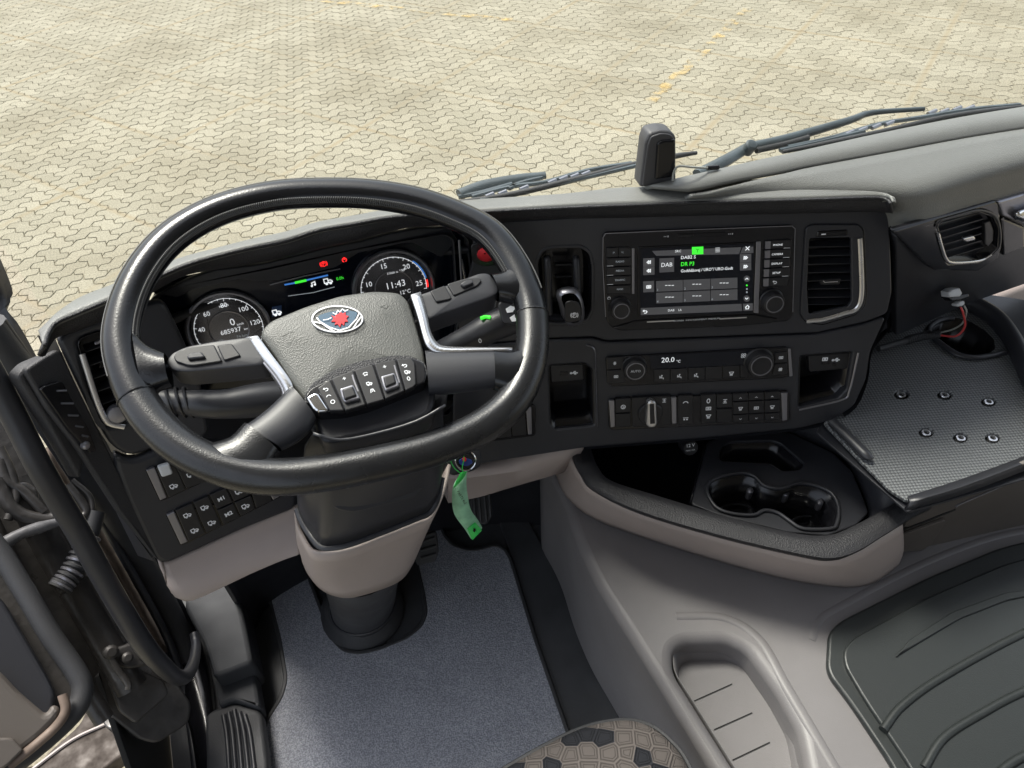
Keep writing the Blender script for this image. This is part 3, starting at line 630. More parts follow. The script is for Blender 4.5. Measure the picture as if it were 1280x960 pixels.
# ---- beige lower trim right of the column
bt0 = [F_con.hit(*q, -.012) for q in [(556, 585), (600, 578), (660, 568), (729, 557)]]
bt1 = [at(x, y, -.86) for x, y in [(560, 598), (600, 594), (660, 584), (724, 566)]]
bt2 = [at(x, y, -.93) for x, y in [(560, 626), (600, 618), (640, 606), (703, 588)]]
bt3 = [p+np.array([0, .10, .0]) for p in bt2]
loft('lower_trim', [bt0, bt1, bt2, bt3], 'beige', da, n=3, thick=.004, ang=50)

# ---- left part of the fascia (vent and switches)
kl = K(40, 380, 6.4); kl2 = K(150, 540, 4.267)
upL = [(70, 425), (84, 415), (135, 395), (205, 374), (218, 400), (250, 470), (262, 540), (255, 548), (205, 556), (164, 572), (140, 560), (115, 520)]
ventL = kl([(370, 330), (380, 285), (420, 262), (560, 215), (720, 300), (700, 700), (790, 880), (760, 950), (640, 985), (560, 960), (500, 830), (395, 400)])
plate('left_upper_fascia', F_left, upL, .02, 'plastic', da, .0, .012, .006, [ventL], .006)
loL = [(141, 565), (164, 577), (205, 560), (258, 552), (330, 560), (372, 600), (372, 636), (300, 664), (215, 703), (203, 706), (192, 698), (160, 630), (143, 585)]
plate('left_lower_fascia', F_left, loL, .02, 'plastic', da, .004, .014, .007)
# flank of the left end
sk2 = [F_left.hit(*q, -.004) for q in [(70, 425), (90, 470), (116, 525), (141, 568), (160, 632), (193, 702)]]
loft('left_flank', [sk2, [p+np.array([-.02, .02, 0]) for p in sk2], [p+np.array([-.035, .16, -.16]) for p in sk2]], 'plastic', da, n=3, ang=60)
# beige trim below
tl0 = [F_left.hit(x, y, -.004) for x, y in [(196, 697), (212, 700), (300, 661), (345, 641), (372, 630)]]
tl1 = [F_left.hit(x, y, .004) for x, y in [(203, 716), (216, 717), (303, 679), (348, 659), (373, 649)]]
tl2 = [at(x, y, z_) for x, y, z_ in [(222, 740, -.875), (240, 747, -.875), (310, 715, -.875), (350, 698, -.875), (376, 689, -.875)]]
tl3 = [p+np.array([0, .09, -.01]) for p in tl2]
loft('left_lower_trim', [tl0, tl1, tl2, tl3], 'beige', da, n=4, nr=3, thick=.004, ang=60)
# end plate with the side-window vent
F_end = face(at(85, 500, -.56), -48, 10)
plate('end_panel', F_end, [(32, 462), (55, 447), (75, 436), (140, 570), (200, 700), (150, 640), (98, 560), (60, 510)], .01, 'plastic_soft', da, -.004, .006, .003)

# ---- windscreen base and glass
wsb = [at(x, y, -.474 if x < 700 else -.456) for x, y in [(50, 412), (100, 372), (250, 318), (417, 276), (600, 249), (820, 228), (1000, 193.5), (1290, 136), (1400, 118)]]
scr = thing('windscreen', 'large clear windscreen in front of the dashboard', 'windscreen', wsb[4])
wt = [p+np.array([0, .05, -.075]) for i, p in enumerate(wsb)]
wtop = [p+np.array([0, -.05, 1.35]) for p in wt]
loft('pane', [wt, [a*.5+b_*.5 for a, b_ in zip(wt, wtop)], wtop], 'glass', scr, n=4)
cowl = [p+np.array([0, .03, -.06]) for p in wt]
cw = loft('front_cowl', [[p+np.array([0, -.02, -.01]) for p in wt], cowl, [p+np.array([0, .02, -1.0]) for p in cowl]], 'plastic', None, n=4, thick=.01)
setp(cw, 'black cowl panel under the windscreen', 'cowl')

# ================================================================ INSTRUMENT CLUSTER
kc5 = K(200, 280, 3.5556)
ic = thing('instrument_cluster', 'instrument cluster with two round gauges and dark centre display behind the steering wheel', 'instrument cluster', F_clu.w(0, 0))
hood = [(232, 350), (265, 338), (330, 330), (362, 322), (404, 311), (450, 302), (486, 292), (524, 285), (566, 284), (586, 300), (598, 395), (604, 470), (560, 520), (215, 520), (196, 440), (178, 395), (190, 372)]
plate('surround', F_clu, hood, .012, 'plastic', ic, -.012, .006, .002, [[(190, 402), (196, 374), (215, 362), (340, 338), (440, 315), (556, 294), (566, 300), (572, 400), (560, 480), (235, 500), (222, 470)]], .006)
plate('face_panel', F_clu, [(184, 385), (200, 352), (330, 325), (440, 303), (560, 282), (580, 290), (588, 400), (580, 500), (235, 510), (208, 480)], .004, 'screen', ic, -.028, .004, .001)
plate('corner_filler', F_clu, [(552, 274), (626, 266), (640, 560), (540, 560)], .01, 'under', ic, -.045, .002, .001)
Fi = F_clu.off(-.027)
# visor strip above the display
plate('visor', F_clu, [(190, 366), (200, 357), (300, 338), (440, 308), (562, 286), (572, 300), (552, 322), (518, 304), (470, 304), (440, 321), (420, 334), (352, 350), (322, 352), (290, 348), (255, 354), (222, 372)], .004, 'plastic', ic, -.0235, .004, .001)
ribbons('accent_line', Fi, [kc5([(490, 270), (640, 232), (800, 200)])], .0018, 'satin', ic, .001)
ribbons('accent_line', Fi, [kc5([(570, 320), (680, 305), (775, 280)])], .001, 'glow_dim', ic, .001)
ribbons('bar', Fi, [kc5([(555, 270), (600, 262)]), kc5([(650, 250), (745, 228)])], .0022, 'glow_blue', ic, .0012, )
ribbons('bar', Fi, [kc5([(602, 261), (648, 251)])], .0032, 'glow_green', ic, .0014)
def gauge(label, cx, cy, rp, a_labels, mt_center, inner, rr_=.80):
    c = Fi.uv(cx, cy); m_ = Fi.mpp(cx, cy); r = m_*rp
    lathe('bezel', Fi, c, [(r*1.0, 0), (r*1.02, .006), (r*.985, .0085), (r*.94, .0085), (r*.915, .004), (r*.9, .001)], 'satin', ic, 48)
    lathe('dial', Fi, c, [(r*.93, .0006), (r*.92, .001)], 'screen', ic, 48)
    ribbons('scale_arc', Fi, [[(c[0]+r*rr_*math.cos(R(a)), c[1]+r*rr_*math.sin(R(a))) for a in np.linspace(*a_labels, 60)]], r*.014, 'glow_white', ic, .0016, pxs=False)
    return c, r
for (cx, cy, rp, rng_, n_, labs, dig) in ((286.5, 411, 54, (246, -40), 29, [(20, 207), (40, 167), (60, 127), (80, 84), (100, 42), (120, 2)], 'speed'), (492.5, 361, 51, (246, -12), 29, [('5', 206), ('10', 156), ('15', 102), ('20', 50), ('25', 0)], 'rpm')):
    c, r = gauge('', cx, cy, rp, rng_, dig, None)
    tk = []
    for i in range(n_):
        a = R(rng_[0]+(rng_[1]-rng_[0])*i/(n_-1)); q = (.74 if i % 4 == 0 else .77)
        tk.append([(c[0]+r*.81*math.cos(a), c[1]+r*.81*math.sin(a)), (c[0]+r*q*math.cos(a), c[1]+r*q*math.sin(a))])
    ribbons('tick_marks', Fi, tk, r*.014, 'glow_white', ic, .0018, pxs=False)
    tube('inner_ring', [Fi.w(c[0]+r*.47*math.cos(a), c[1]+r*.47*math.sin(a), .002) for a in np.linspace(0, 2*math.pi, 33)[:-1]], .0009, 'satin', ic, seg=5, closed=True, spl=False)
    for t_, a in labs:
        q = (c[0]+r*.63*math.cos(R(a)), c[1]+r*.63*math.sin(R(a))); P = Fi.w(*q, .002); px, py = to_px(P)
        text('numeral', str(t_), Fi, px, py, 6.6, 'glow_white', ic, .002)
    if dig == 'speed':
        text('unit', 'km/h', Fi, cx-7, cy-29, 4.5, 'glow_white', ic, .002); text('readout', '0', Fi, cx+4, cy-8, 10, 'glow_white', ic, .002)
        text('unit', 'km/h', Fi, cx+14, cy-6, 3.2, 'glow_white', ic, .002)
        text('readout', '685937', Fi, cx+2, cy+3, 6.5, 'glow_white', ic, .002); text('unit', 'km', Fi, cx+21, cy+0, 3, 'glow_white', ic, .002)
        text('readout', '74 km', Fi, cx+16, cy+9, 4, 'glow_dim', ic, .002); text('readout', 'trip', Fi, cx-10, cy+14, 3, 'glow_dim', ic, .002)
    else:
        text('unit', '1/min x 100', Fi, cx+2, cy-21, 3.4, 'glow_white', ic, .002); text('readout', '11:43', Fi, cx+2, cy-5, 8.5, 'glow_white', ic, .002)
        text('readout', '12°C', Fi, cx+14, cy+4, 5, 'glow_white', ic, .002)
        ribbons('blue_band', Fi, [[(c[0]+r*.83*math.cos(R(a)), c[1]+r*.83*math.sin(R(a))) for a in np.linspace(45, 8, 12)]], r*.03, 'glow_blue', ic, .0021, pxs=False)
        ribbons('red_band', Fi, [[(c[0]+r*.83*math.cos(R(a)), c[1]+r*.83*math.sin(R(a))) for a in np.linspace(3, -9, 6)]], r*.045, 'glow_red', ic, .0021, pxs=False)
Fw = F_clu.off(-.0225)
sym('park', Fw, 404.5, 330, 4.6, 'glow_red', ic, .0, nm='warning_symbol', wd=.13); sym('power', Fw, 430.5, 325, 3.2, 'glow_red', ic, .0, nm='warning_symbol', wd=.3)
ribbons('warning_symbol', Fw, [[(399, 322), (407, 320)]], .0006, 'glow_red', ic, 0)
sym('note', Fi, 392, 355, 3.5, 'glow_white', ic, .002, nm='symbol', wd=.3); sym('truck', Fi, 410, 351, 5, 'glow_white', ic, .002, wd=.2); text('readout', '0.0h', Fi, 425, 348, 4, 'glow_green', ic, .002)
sym('truck', Fi, 346, 390, 5, 'glow_white', ic, .002, wd=.25)
plate('lamp_tile', Fi, quad(340, 384, 352, 396, .2), .001, 'screen_blue', ic, .0012, 0, 0)
# silver struts left of the cluster
Fs_ = F_clu.off(.0)
for a, b_, mt_, wd in (((176, 405), (214, 480), 'satin', 5.5), ((186, 400), (222, 475), 'silver', 4), ((166, 412), (200, 482), 'plastic', 6), ((574, 300), (580, 395), 'satin', 3.5), ((577, 324), (582, 350), 'silver', 3)):
    pa, pb = Fs_.hit(*a, .002), Fs_.hit(*b_, .002)
    tube('trim_strip', [pa, (pa+pb)/2, pb], wd*.0011*.5*1.0, mt_, ic, seg=8, flat=.6)

# red hazard knob on the fascia right of the cluster
hz = thing('warning_button', 'red warning switch poking out beside the wheel rim right of the gauges', 'switch', F_con.w(*F_con.uv(606, 318)))
plate('bezel', F_con, [(588, 306), (604, 302), (624, 310), (624, 330), (606, 334), (590, 328)], .006, 'plastic_gloss', hz, .004, .006, .001)
loft('cap', [[F_con.hit(x, y, h) for x, y in pts] for h, pts in ((.004, circ(608, 318, 11.5, 9.5, 12)[:-1]), (.014, circ(607, 318, 11, 9, 12)[:-1]), (.020, circ(606, 317, 8.5, 6.5, 12)[:-1]), (.021, circ(606, 317, 1, 1, 12)[:-1]))], 'red', hz, n=1, closed=True, ang=40)

# ================================================================ STEERING WHEEL
W = F_whl
sw = thing('steering_wheel', 'worn black leather steering wheel, flat-bottomed, with silver-edged spokes', 'steering wheel', W.w(0, 0))
rim_px = [(152, 437), (156, 392), (174, 347), (203, 308), (241, 279), (288, 258), (345, 245), (400, 241.5), (460, 243), (518, 252), (568, 269), (611, 292), (641, 329), (661, 374), (666, 418), (660, 462), (640, 502), (600, 535), (540, 561), (470, 579), (400, 592), (345, 596), (292, 588), (238, 566), (196, 532), (168, 490)]
Rm = cr_spline([W.hit(*q) for q in rim_px], 7, True); NR = len(Rm)
wm_ = W.mat()
def rim_part(name, i0, i1, mt_, ra=.0182, rb=.0158, par=sw, extra=0):
    idx = [i % NR for i in range(i0, i1+1)]; P = [Rm[i] for i in idx]; V = []; F_ = []; seg = 18
    for k_, i in enumerate(idx):
        t = Rm[(i+1) % NR]-Rm[i-1]; t /= np.linalg.norm(t); s = np.cross(t, W.n)
        e = 1+extra
        for k in range(seg):
            a = 2*math.pi*k/seg; V.append(Rm[i]+s*math.cos(a)*ra*e+W.n*math.sin(a)*rb*e)
    n_ = len(idx)
    for i in range(n_-1):
        for k in range(seg): F_.append((i*seg+k, i*seg+(k+1) % seg, (i+1)*seg+(k+1) % seg, (i+1)*seg+k))
    F_.append(tuple(range(seg))[::-1]); F_.append(tuple((n_-1)*seg+k for k in range(seg)))
    return mesh_obj(name, V, F_, mt_, par, True, 60)
def near(px, py): q = W.hit(px, py); return int(np.argmin([np.linalg.norm(p-q) for p in Rm]))
iA = near(171, 497); iB = near(669, 392)      # the grips meet the lower rim here
if iB < iA: pass
rim_part('upper_rim', iA-NR if iA > iB else iA, iB, 'leather')
rim_part('lower_rim', iB, iA if iA > iB else iA+NR, 'leather_worn', extra=.015)
# seam line and stitches on the inner side of the top of the rim
rg = [i % NR for i in range(iA-NR+4 if iA > iB else iA+4, iB-3)]
sV = []; 
def rimpt(i, ang, k=1.0):
    t = Rm[(i+1) % NR]-Rm[i-1]; t /= np.linalg.norm(t); s = np.cross(t, W.n); s = s if s@(W.w(0, 0)-Rm[i]) > 0 else -s
    return Rm[i]+s*math.cos(R(ang))*.0182*k+W.n*math.sin(R(ang))*.0158*k, t
tube('seam', [rimpt(i, 150, 1.0)[0] for i in rg], .0009, 'thread', sw, seg=5, spl=False)
V = []; F_ = []
for j, i in enumerate(range((iA-NR if iA > iB else iA)+8, iB-6)):
    for f in (0, .33, .66):
        a, t = rimpt(i % NR, 28, 1.02); b_, t2 = rimpt((i+1) % NR, 28, 1.02); c = a*(1-f)+b_*f; lo, _ = rimpt(i % NR, 12, 1.02); hi, _ = rimpt(i % NR, 46, 1.02)
        d = (hi-lo)*.5
        for sgn in (1, -1):
            p0_ = c-d*.0*sgn; p1_ = c+d*.8*sgn+t*.0016; k = len(V); wv = t*.0008; up_ = W.n*.0016+(W.w(0, 0)-c)/np.linalg.norm(W.w(0, 0)-c)*.0006
            V += [p0_-wv, p0_+wv, p1_+wv, p1_-wv, (p0_+p1_)/2+up_]; F_ += [(k, k+1, k+4), (k+1, k+2, k+4), (k+2, k+3, k+4), (k+3, k, k+4)]
st = mesh_obj('stitching', V, F_, 'thread', sw, False); st['kind'] = 'stuff'
for i in (iA, iB):
    tube('rim_joint', [Rm[i % NR]+s_ for s_ in [(lambda t, s: (s*math.cos(a)*.0186+W.n*math.sin(a)*.0163))(None, np.cross((Rm[(i+1) % NR]-Rm[i-1])/np.linalg.norm(Rm[(i+1) % NR]-Rm[i-1]), W.n)) for a in np.linspace(0, 2*math.pi, 20)[:-1]]], .0009, 'leather_worn', sw, seg=5, closed=True, spl=False)

# airbag pad
def dome(name, F, pxs, t, h, mt_, par, r=.012, rise=.006, k=5, edge=.006):
    p = np.array(fillet([F.uv(*q, h) for q in pxs], r, 6)); c = p.mean(0); V = []; F_ = []; N = len(p); prof = [(1.0, -t), (1.0, -edge), (.992, -edge*.45), (.975, -edge*.12), (.95, 0)]
    for s in np.linspace(.85, .08, k): prof.append((s, rise*(1-(s/.95)**2)))
    for s, z_ in prof:
        for q in p: V.append(F.w(*(c+(q-c)*s), h+z_))
    for j in range(len(prof)-1):
        for i in range(N): F_.append((j*N+i, j*N+(i+1) % N, (j+1)*N+(i+1) % N, (j+1)*N+i))
    F_.append(tuple((len(prof)-1)*N+i for i in range(N)))
    return mesh_obj(name, V, F_, mt_, par, True, 50)
padp = [(322, 416), (334, 401), (380, 382), (425, 368), (468, 362), (500, 364), (511, 374), (520, 402), (531, 440), (535, 466), (515, 462), (470, 468), (420, 484), (388, 502), (378, 500), (366, 482), (345, 448)]
pad = dome('airbag_pad', W, padp, .045, .006, 'pad', sw, .008, .004, 5, .012)
Wp = W.off(.0085)
# emblem: oval badge with red griffin-like head on blue
bd = plate('badge', W, circ(421.5, 398.5, 33, 17.5, 28)[:-1], .004, 'silver', sw, .0115, 0, .0012)
plate('badge_field', W, [(396, 395), (410, 390), (432, 387), (448, 390), (441, 405), (425, 413), (408, 411)], .0015, 'blue_badge', bd, .0128, .004, .0004)
plate('badge_ground', W, circ(421.5, 398.5, 30.5, 15.6, 28)[:-1], .0010, 'pad', bd, .0121, 0, .0002)
ribbons('badge_ring', W, [circ(421.5, 398.5, 31.5, 16.2, 30), [(392, 402), (402, 404), (412, 411), (420, 415)], [(451, 396), (446, 403), (441, 411)], [(396, 397), (400, 402), (412, 409), (424, 413), (436, 409), (446, 398), (449, 391)]], .0013, 'silver', bd, .0136)
grf = [(417, 398), (414, 394), (419, 396), (419, 391), (423, 393), (425, 388), (428, 392), (432, 390), (432, 394), (436, 395), (433, 398), (435, 402), (431, 402), (430, 407), (427, 404), (425, 409), (422, 405), (418, 406), (420, 402), (414, 402)]
plate('badge_figure', W, grf, .0012, 'red', bd, .0140, 0, .0002)
ribbons('badge_crown', W, [[(416, 391), (420, 393), (422, 388), (425, 390), (428, 386), (431, 389), (435, 387)], [(404, 400), (410, 399), (414, 397)]], .0009, 'silver', bd, .0143)
for P in ([(353, 421), (360, 417), (367, 415)], [(476, 384), (483, 386), (486, 382)]):
    ribbons('horn_mark', W, [P, [P[0], (P[0][0]+5, P[0][1]-2.5)]], .0007, 'under', sw, .0142)

# rocker row below the pad
kb = K(360, 420, 6.4)
plate('lower_cover', W, [(384, 505), (400, 478), (450, 458), (510, 447), (541, 458), (545, 490), (540, 520), (500, 535), (440, 550), (402, 556), (393, 530)], .045, 'plastic', sw, -.006, .012, .006)
plate('pad_gasket', W, [(380, 494), (391, 478), (415, 463), (450, 451), (490, 444), (512, 444), (531, 452), (536, 470), (380, 505)], .018, 'dash_band', sw, .0118, .004, .001)
bp_ = thing_b = plate('button_strip', W, kb([(130, 490), (170, 420), (330, 340), (520, 270), (690, 215), (860, 180), (990, 170), (1090, 210), (1110, 310), (1095, 370), (900, 450), (640, 550), (440, 600), (240, 610), (200, 590)]), .022, 'plastic_gloss', sw, .013, .006, .0018)
plate('end_cap', W, kb([(140, 490), (215, 450), (245, 460), (325, 580), (310, 600), (240, 605), (205, 585)]), .006, 'chrome', bp_, .0152, .004, .002)
for q in ([(235, 415), (335, 345), (450, 595), (335, 598), (255, 460)], [(345, 340), (520, 272), (622, 550), (460, 598)], [(530, 268), (678, 222), (772, 508), (632, 548)], [(688, 218), (858, 184), (930, 440), (780, 505)], [(868, 182), (985, 176), (1015, 210), (1025, 385), (1000, 410), (940, 438)]):
    plate('rocker_button', W, kb(q), .008, 'button', bp_, .0162, .0015, .0012)
for q, q2 in (([(412, 420), (520, 385), (570, 480), (575, 500), (455, 530), (430, 490)], [(430, 425), (520, 398), (552, 475), (450, 510)]), ([(740, 320), (850, 290), (885, 370), (890, 400), (780, 440), (758, 390)], [(760, 322), (848, 298), (868, 375), (780, 410)])):
    t_ = plate('toggle_frame', W, kb(q), .006, 'satin', bp_, .0200, .002, .0015)
    plate('toggle', W, kb(q2), .006, 'button', t_, .0220, .002, .0018)
for s_, x, y in (('back', 305, 428), ('arch', 325, 480), ('ring', 358, 526), ('plus', 450, 340), ('arc', 620, 305), ('truck', 650, 378), ('lane', 675, 437), ('plus', 773, 245), ('back', 935, 238), ('truck', 955, 285), ('zero', 965, 340)):
    q = kb([(x, y)])[0]; sym(s_, W, q[0], q[1], 3.2, 'white_print', bp_, .0168, wd=.22, nm='symbol')
for q in ([(515, 312), (525, 350), (560, 440)], [(850, 235), (862, 275), (890, 370)]): ribbons('trim_line', W, [kb(q)], .0014, 'satin', bp_, .0168)

# spokes
def block(name, F, pxs, h, t, mt_, par, r=.006, bev=.003): return plate(name, F, pxs, t, mt_, par, h, r, bev)
rs = dome('right_spoke_module', W, [(516, 371), (560, 356), (600, 341), (612, 341), (622, 352), (624, 366), (612, 372), (545, 395), (531, 402)], .032, .004, 'plastic', sw, .006, .0015, 3, .004)
ls = dome('left_spoke_module', W, [(207, 452), (213, 442), (232, 433), (270, 426), (318, 420), (337, 449), (330, 456), (234, 465), (214, 463)], .030, .004, 'plastic', sw, .006, .0015, 3, .004)
for par, ks, ss in ((ls, K(180, 400, 6.4), [[(235, 290), (260, 255), (345, 220), (560, 195), (625, 330), (400, 365), (345, 362), (250, 330)], [(580, 200), (700, 185), (775, 285), (640, 325)], [(340, 290), (360, 265), (455, 250), (490, 290), (470, 300), (350, 312)]]), (rs, K(500, 340, 6.4), [[(240, 150), (360, 105), (415, 205), (395, 220), (290, 240)], [(375, 95), (520, 50), (640, 45), (655, 70), (620, 110), (430, 190)], [(480, 95), (520, 65), (580, 60), (592, 85), (560, 100), (510, 120)]])):
    plate('button', W, ks(ss[0]), .004, 'button', par, .0072, .0025, .0012); plate('button', W, ks(ss[1]), .004, 'button', par, .0072, .0025, .0012)
    plate('cursor_key', W, ks(ss[2]), .004, 'plastic', par, .0105, .002, .0016)
def band3(name, lines, mt_, par, th=.003, n=4, nr=1): return loft(name, lines, mt_, par, n=n, thick=th, nr=nr)
# silver edging and the deep web beneath it
sl_o = [(309, 421), (322, 442), (345, 470), (356, 490), (352, 503), (330, 522), (306, 538)]
sl_i = [(322, 419.5), (340, 444), (362, 474), (366, 490), (362, 506), (340, 524), (312, 540)]
band3('spoke_trim', [[W.hit(*q, .004) for q in sl_o], [W.hit(*q, .006) for q in sl_i]], 'silver', sw, .004)
band3('spoke_web', [[W.hit(*q, .004) for q in sl_o], [W.hit(q[0]-2, q[1]+1, -.028) for q in sl_o]], 'satin', sw, .002)
sr_o = [(525, 367), (532, 392), (537, 415), (545, 430), (558, 436), (600, 437.5), (640, 438)]
sr_i = [(513, 371), (522, 398), (529, 424), (536, 437), (552, 443), (600, 441.5), (640, 440.5)]
band3('spoke_trim', [[W.hit(*q, .004) for q in sr_o], [W.hit(*q, .006) for q in sr_i]], 'silver', sw, .004)
band3('spoke_web', [[W.hit(*q, .004) for q in sr_o], [W.hit(q[0]+1, q[1]+2, -.026) for q in sr_o]], 'satin', sw, .002)
# lower spoke arms wrapped in leather, flaring into the rim
def arm(name, secs, mt_, par=sw, hgt=.014, nn=3):
    """secs: pairs of pixel points (one on each edge of the arm) walking along it"""
    rows = []
    for k in range(14):
        a = 2*math.pi*k/14; row = []
        for (p, q) in secs:
            A, B = W.hit(*p), W.hit(*q); c = (A+B)/2; d = (A-B)/2; row.append(c+d*math.copysign(abs(math.cos(a))**.8, math.cos(a))+W.n*math.copysign(abs(math.sin(a))**.8, math.sin(a))*hgt)
        rows.append(row)
    return loft(name, rows+[rows[0]], mt_, par, n=nn, ang=60)
arm('lower_spoke', [((364, 484), (396, 524)), ((340, 508), (388, 538)), ((318, 526), (372, 552)), ((302, 536), (352, 562))], 'plastic', hgt=.013)
arm('lower_spoke', [((531, 440), (536, 492)), ((556, 440), (560, 492)), ((590, 440), (592, 488)), ((618, 440), (620, 484))], 'plastic', hgt=.013)
arm('spoke_leather', [((306, 530), (350, 566)), ((288, 548), (335, 590)), ((262, 556), (312, 600))], 'leather_worn', hgt=.0145)
arm('spoke_leather', [((600+16, 439), (618, 486)), ((640, 440), (640, 492)), ((662, 430), (660, 486))], 'leather', hgt=.0145)
arm('spoke_leather', [((168, 412), (182, 492)), ((184, 432), (196, 488)), ((208, 444), (214, 482))], 'leather', hgt=.014)
arm('spoke_leather', [((650, 320), (668, 380)), ((628, 342), (646, 378)), ((612, 346), (624, 374))], 'leather', hgt=.014)
# stalks
def stalk(label, P, rr, extra=None):
    t = thing('control_stalk', label, 'stalk', P[0]); tube('lever', P, rr, 'plastic', t, seg=14); return t
s1 = stalk('black indicator stalk seen through the wheel left of the hub', [at(372, 500, -.60), at(330, 500, -.585), at(285, 505, -.575), at(255, 505, -.57), at(228, 503, -.57), at(205, 500, -.57)], [.024, .021, .017, .016, .014, .013])
for x in (236, 226, 214): tube('ring', [at(x, 503, -.57)+np.array([.002*0, math.cos(a)*.0178, math.sin(a)*.0178]) for a in np.linspace(0, 2*math.pi, 19)[:-1]], .0016, 'button', s1, seg=6, closed=True, spl=False)
s2 = stalk('black gear stalk with white switch symbols right of the hub', [at(548, 440, -.60), at(565, 432, -.585), at(590, 422, -.575), at(612, 410, -.565), at(640, 398, -.56)], [.013, .014, .018, .019, .020])
Fk = face(at(636, 392, -.54), 10, 50)
plate('end_face', Fk, [(622, 378), (640, 371), (656, 376), (660, 398), (646, 406), (628, 404)], .006, 'plastic', s2, .004, .005, .002)
for q in ([(632, 386), (638, 382), (645, 384), (641, 390), (634, 391)], [(637, 397), (643, 393), (650, 395), (647, 401), (640, 402)]):
    plate('symbol', Fk, q, .001, 'white_print', s2, .0048, 0, 0)
tube('green_marker', [at(601, 398, -.545), at(607, 396, -.545), at(613, 397, -.545)], .0022, 'glow_green', s2)
sym('zero', Fk, 600, 426, 3, 'white_print', s2, .006, wd=.2)

# ================================================================ CENTRE CONSOLE UNITS
C = F_con
k8 = K(740, 280, 4.923)
ra = thing('infotainment_unit', 'radio and navigation unit with lit colour screen and two round knobs', 'radio', C.w(*C.uv(875, 345)))
plate('housing', C, radioO, .016, 'plastic_gloss', ra, .004, .007, .0018)
ribbons('edge_line', C, [[(757, 396), (753.5, 330), (753.8, 297), (757, 292), (870, 287), (990, 282.5), (994, 286), (991, 390)]], .0010, 'satin', ra, .0043)
plate('lower_lip', C, k8([(120, 640), (260, 600), (340, 592), (1000, 558), (1150, 585), (1100, 612), (900, 630), (300, 655), (170, 655)]), .005, 'plastic_gloss', ra, .0065, .003, .0015)
scr_px = k8([(300, 152), (995, 122), (990, 548), (297, 565)])
plate('screen_bezel', C, k8([(280, 142), (1000, 112), (996, 556), (282, 575)]), .003, 'dev_black', ra, .0055, .003, .0008)
sr = plate('screen', C, scr_px, .001, 'screen', ra, .0062, 0, 0)
def sp(name, q, mt_, h=.0066, r=0): return plate(name, C, k8(q), .0003, mt_, sr, h, r, 0)
sp('menu_bar', [(370, 166), (920, 143), (905, 185), (395, 196)], 'screen_grey'); sp('menu_tab', [(930, 142), (993, 139), (993, 178), (912, 182)], 'screen_grey')
sp('active_tab', [(615, 142), (685, 139), (685, 185), (616, 188)], 'glow_green', .0070)
sp('side_key', [(315, 212), (385, 209), (385, 262), (315, 265)], 'screen_grey'); sp('side_key', [(315, 267), (385, 264), (385, 312), (315, 315)], 'screen_grey')
sp('side_key', [(910, 186), (980, 183), (980, 234), (910, 237)], 'screen_grey'); sp('side_key', [(910, 239), (980, 236), (980, 284), (910, 287)], 'screen_grey')
sp('side_key', [(315, 353), (382, 350), (382, 418), (315, 421)], 'screen_grey'); sp('footer_bar', [(300, 518), (920, 491), (925, 535), (300, 561)], 'screen_grey'); sp('footer_bar', [(928, 491), (990, 488), (990, 532), (932, 535)], 'screen_grey')
sp('station_logo', [(415, 212), (505, 208), (505, 294), (415, 299)], 'screen_grey')
for j in range(2):
    for i in range(3):
        x0 = 395+i*168; y0 = 352-i*7.5+j*72; sp('preset_tile', [(x0, y0), (x0+164, y0-7.5), (x0+164, y0+58), (x0, y0+65)], 'screen_grey')
        q = k8([(x0+82, y0+26)])[0]
        for d_ in (-4, 0, 4): ribbons('dash_mark', C, [[(q[0]+d_-1.3, q[1]+.1), (q[0]+d_+1.3, q[1]-.1)]], .0009, 'glow_white', sr, .0071)
        q = k8([(x0+9, y0+54)])[0]; text('numeral', str(j*3+i+1), C, q[0], q[1], 3, 'glow_dim', sr, .0071)
def kt(s, x, y, hp, mt_='glow_white', al='CENTER', sx=1, par=None, h=.0072, f=k8, nm='lettering', bold=0):
    q = f([(x, y)])[0]; return text(nm, s, C, q[0], q[1], hp, mt_, par or sr, h, al, sx, 0, bold)
kt('SRC', 530, 168, 3.2); kt('DAB2 S', 546, 208, 4.2, al='LEFT', bold=.01); kt('DR P3', 546, 249, 5.2, 'glow_green', al='LEFT', sx=.9, bold=.01); kt('Godthåbsvej / URO°/ URO-Godt', 546, 290, 4, al='LEFT', sx=.86, bold=.01)
kt('DAB', 460, 252, 5.5, sx=.95); kt('DAB', 487, 532, 3); kt('1A', 540, 530, 3)
for i in range(4): q = k8([(772, 148+i*8)])[0]; ribbons('list_mark', C, [[(q[0]-2.5, q[1]), (q[0]+3, q[1]-.2)]], .0005, 'glow_white', sr, .0072)
ribbons('aerial_mark', C, [k8([(650, 176), (650, 158)]), k8([(640, 152), (650, 160), (660, 152)])], .0005, 'screen', sr, .0075)
for s_, x, y in (('trir', 350, 235), ('trir', 350, 288), ('tri', 945, 208), ('tri', 945, 262), ('home', 956, 512), ('back', 328, 541), ('cross', 957, 150), ('book', 349, 387), ('up', 953, 337), ('down', 952, 459)):
    q = k8([(x, y)])[0]; sym(s_, C, q[0], q[1], 2.8, 'glow_white', sr, .0073, wd=.28)
for x, y, mt_ in ((953, 378, 'glow_green'), (953, 400, 'glow_dim'), (953, 420, 'glow_dim')): q = k8([(x, y)])[0]; plate('page_dot', C, circ(q[0], q[1], 1.1, n=8)[:-1], .0003, mt_, sr, .0070, 0, 0)
for x, y in ((953, 337), (952, 459)): q = k8([(x, y)])[0]; plate('round_key', C, circ(q[0], q[1], 4, n=14)[:-1], .0003, 'screen_grey', sr, .0069, 0, 0)
plate('bright_strip', C, [(945.5, 302.5), (951.5, 301.5), (948.3, 392), (942, 391)], .002, 'satin', ra, .0060, .001, .0006)
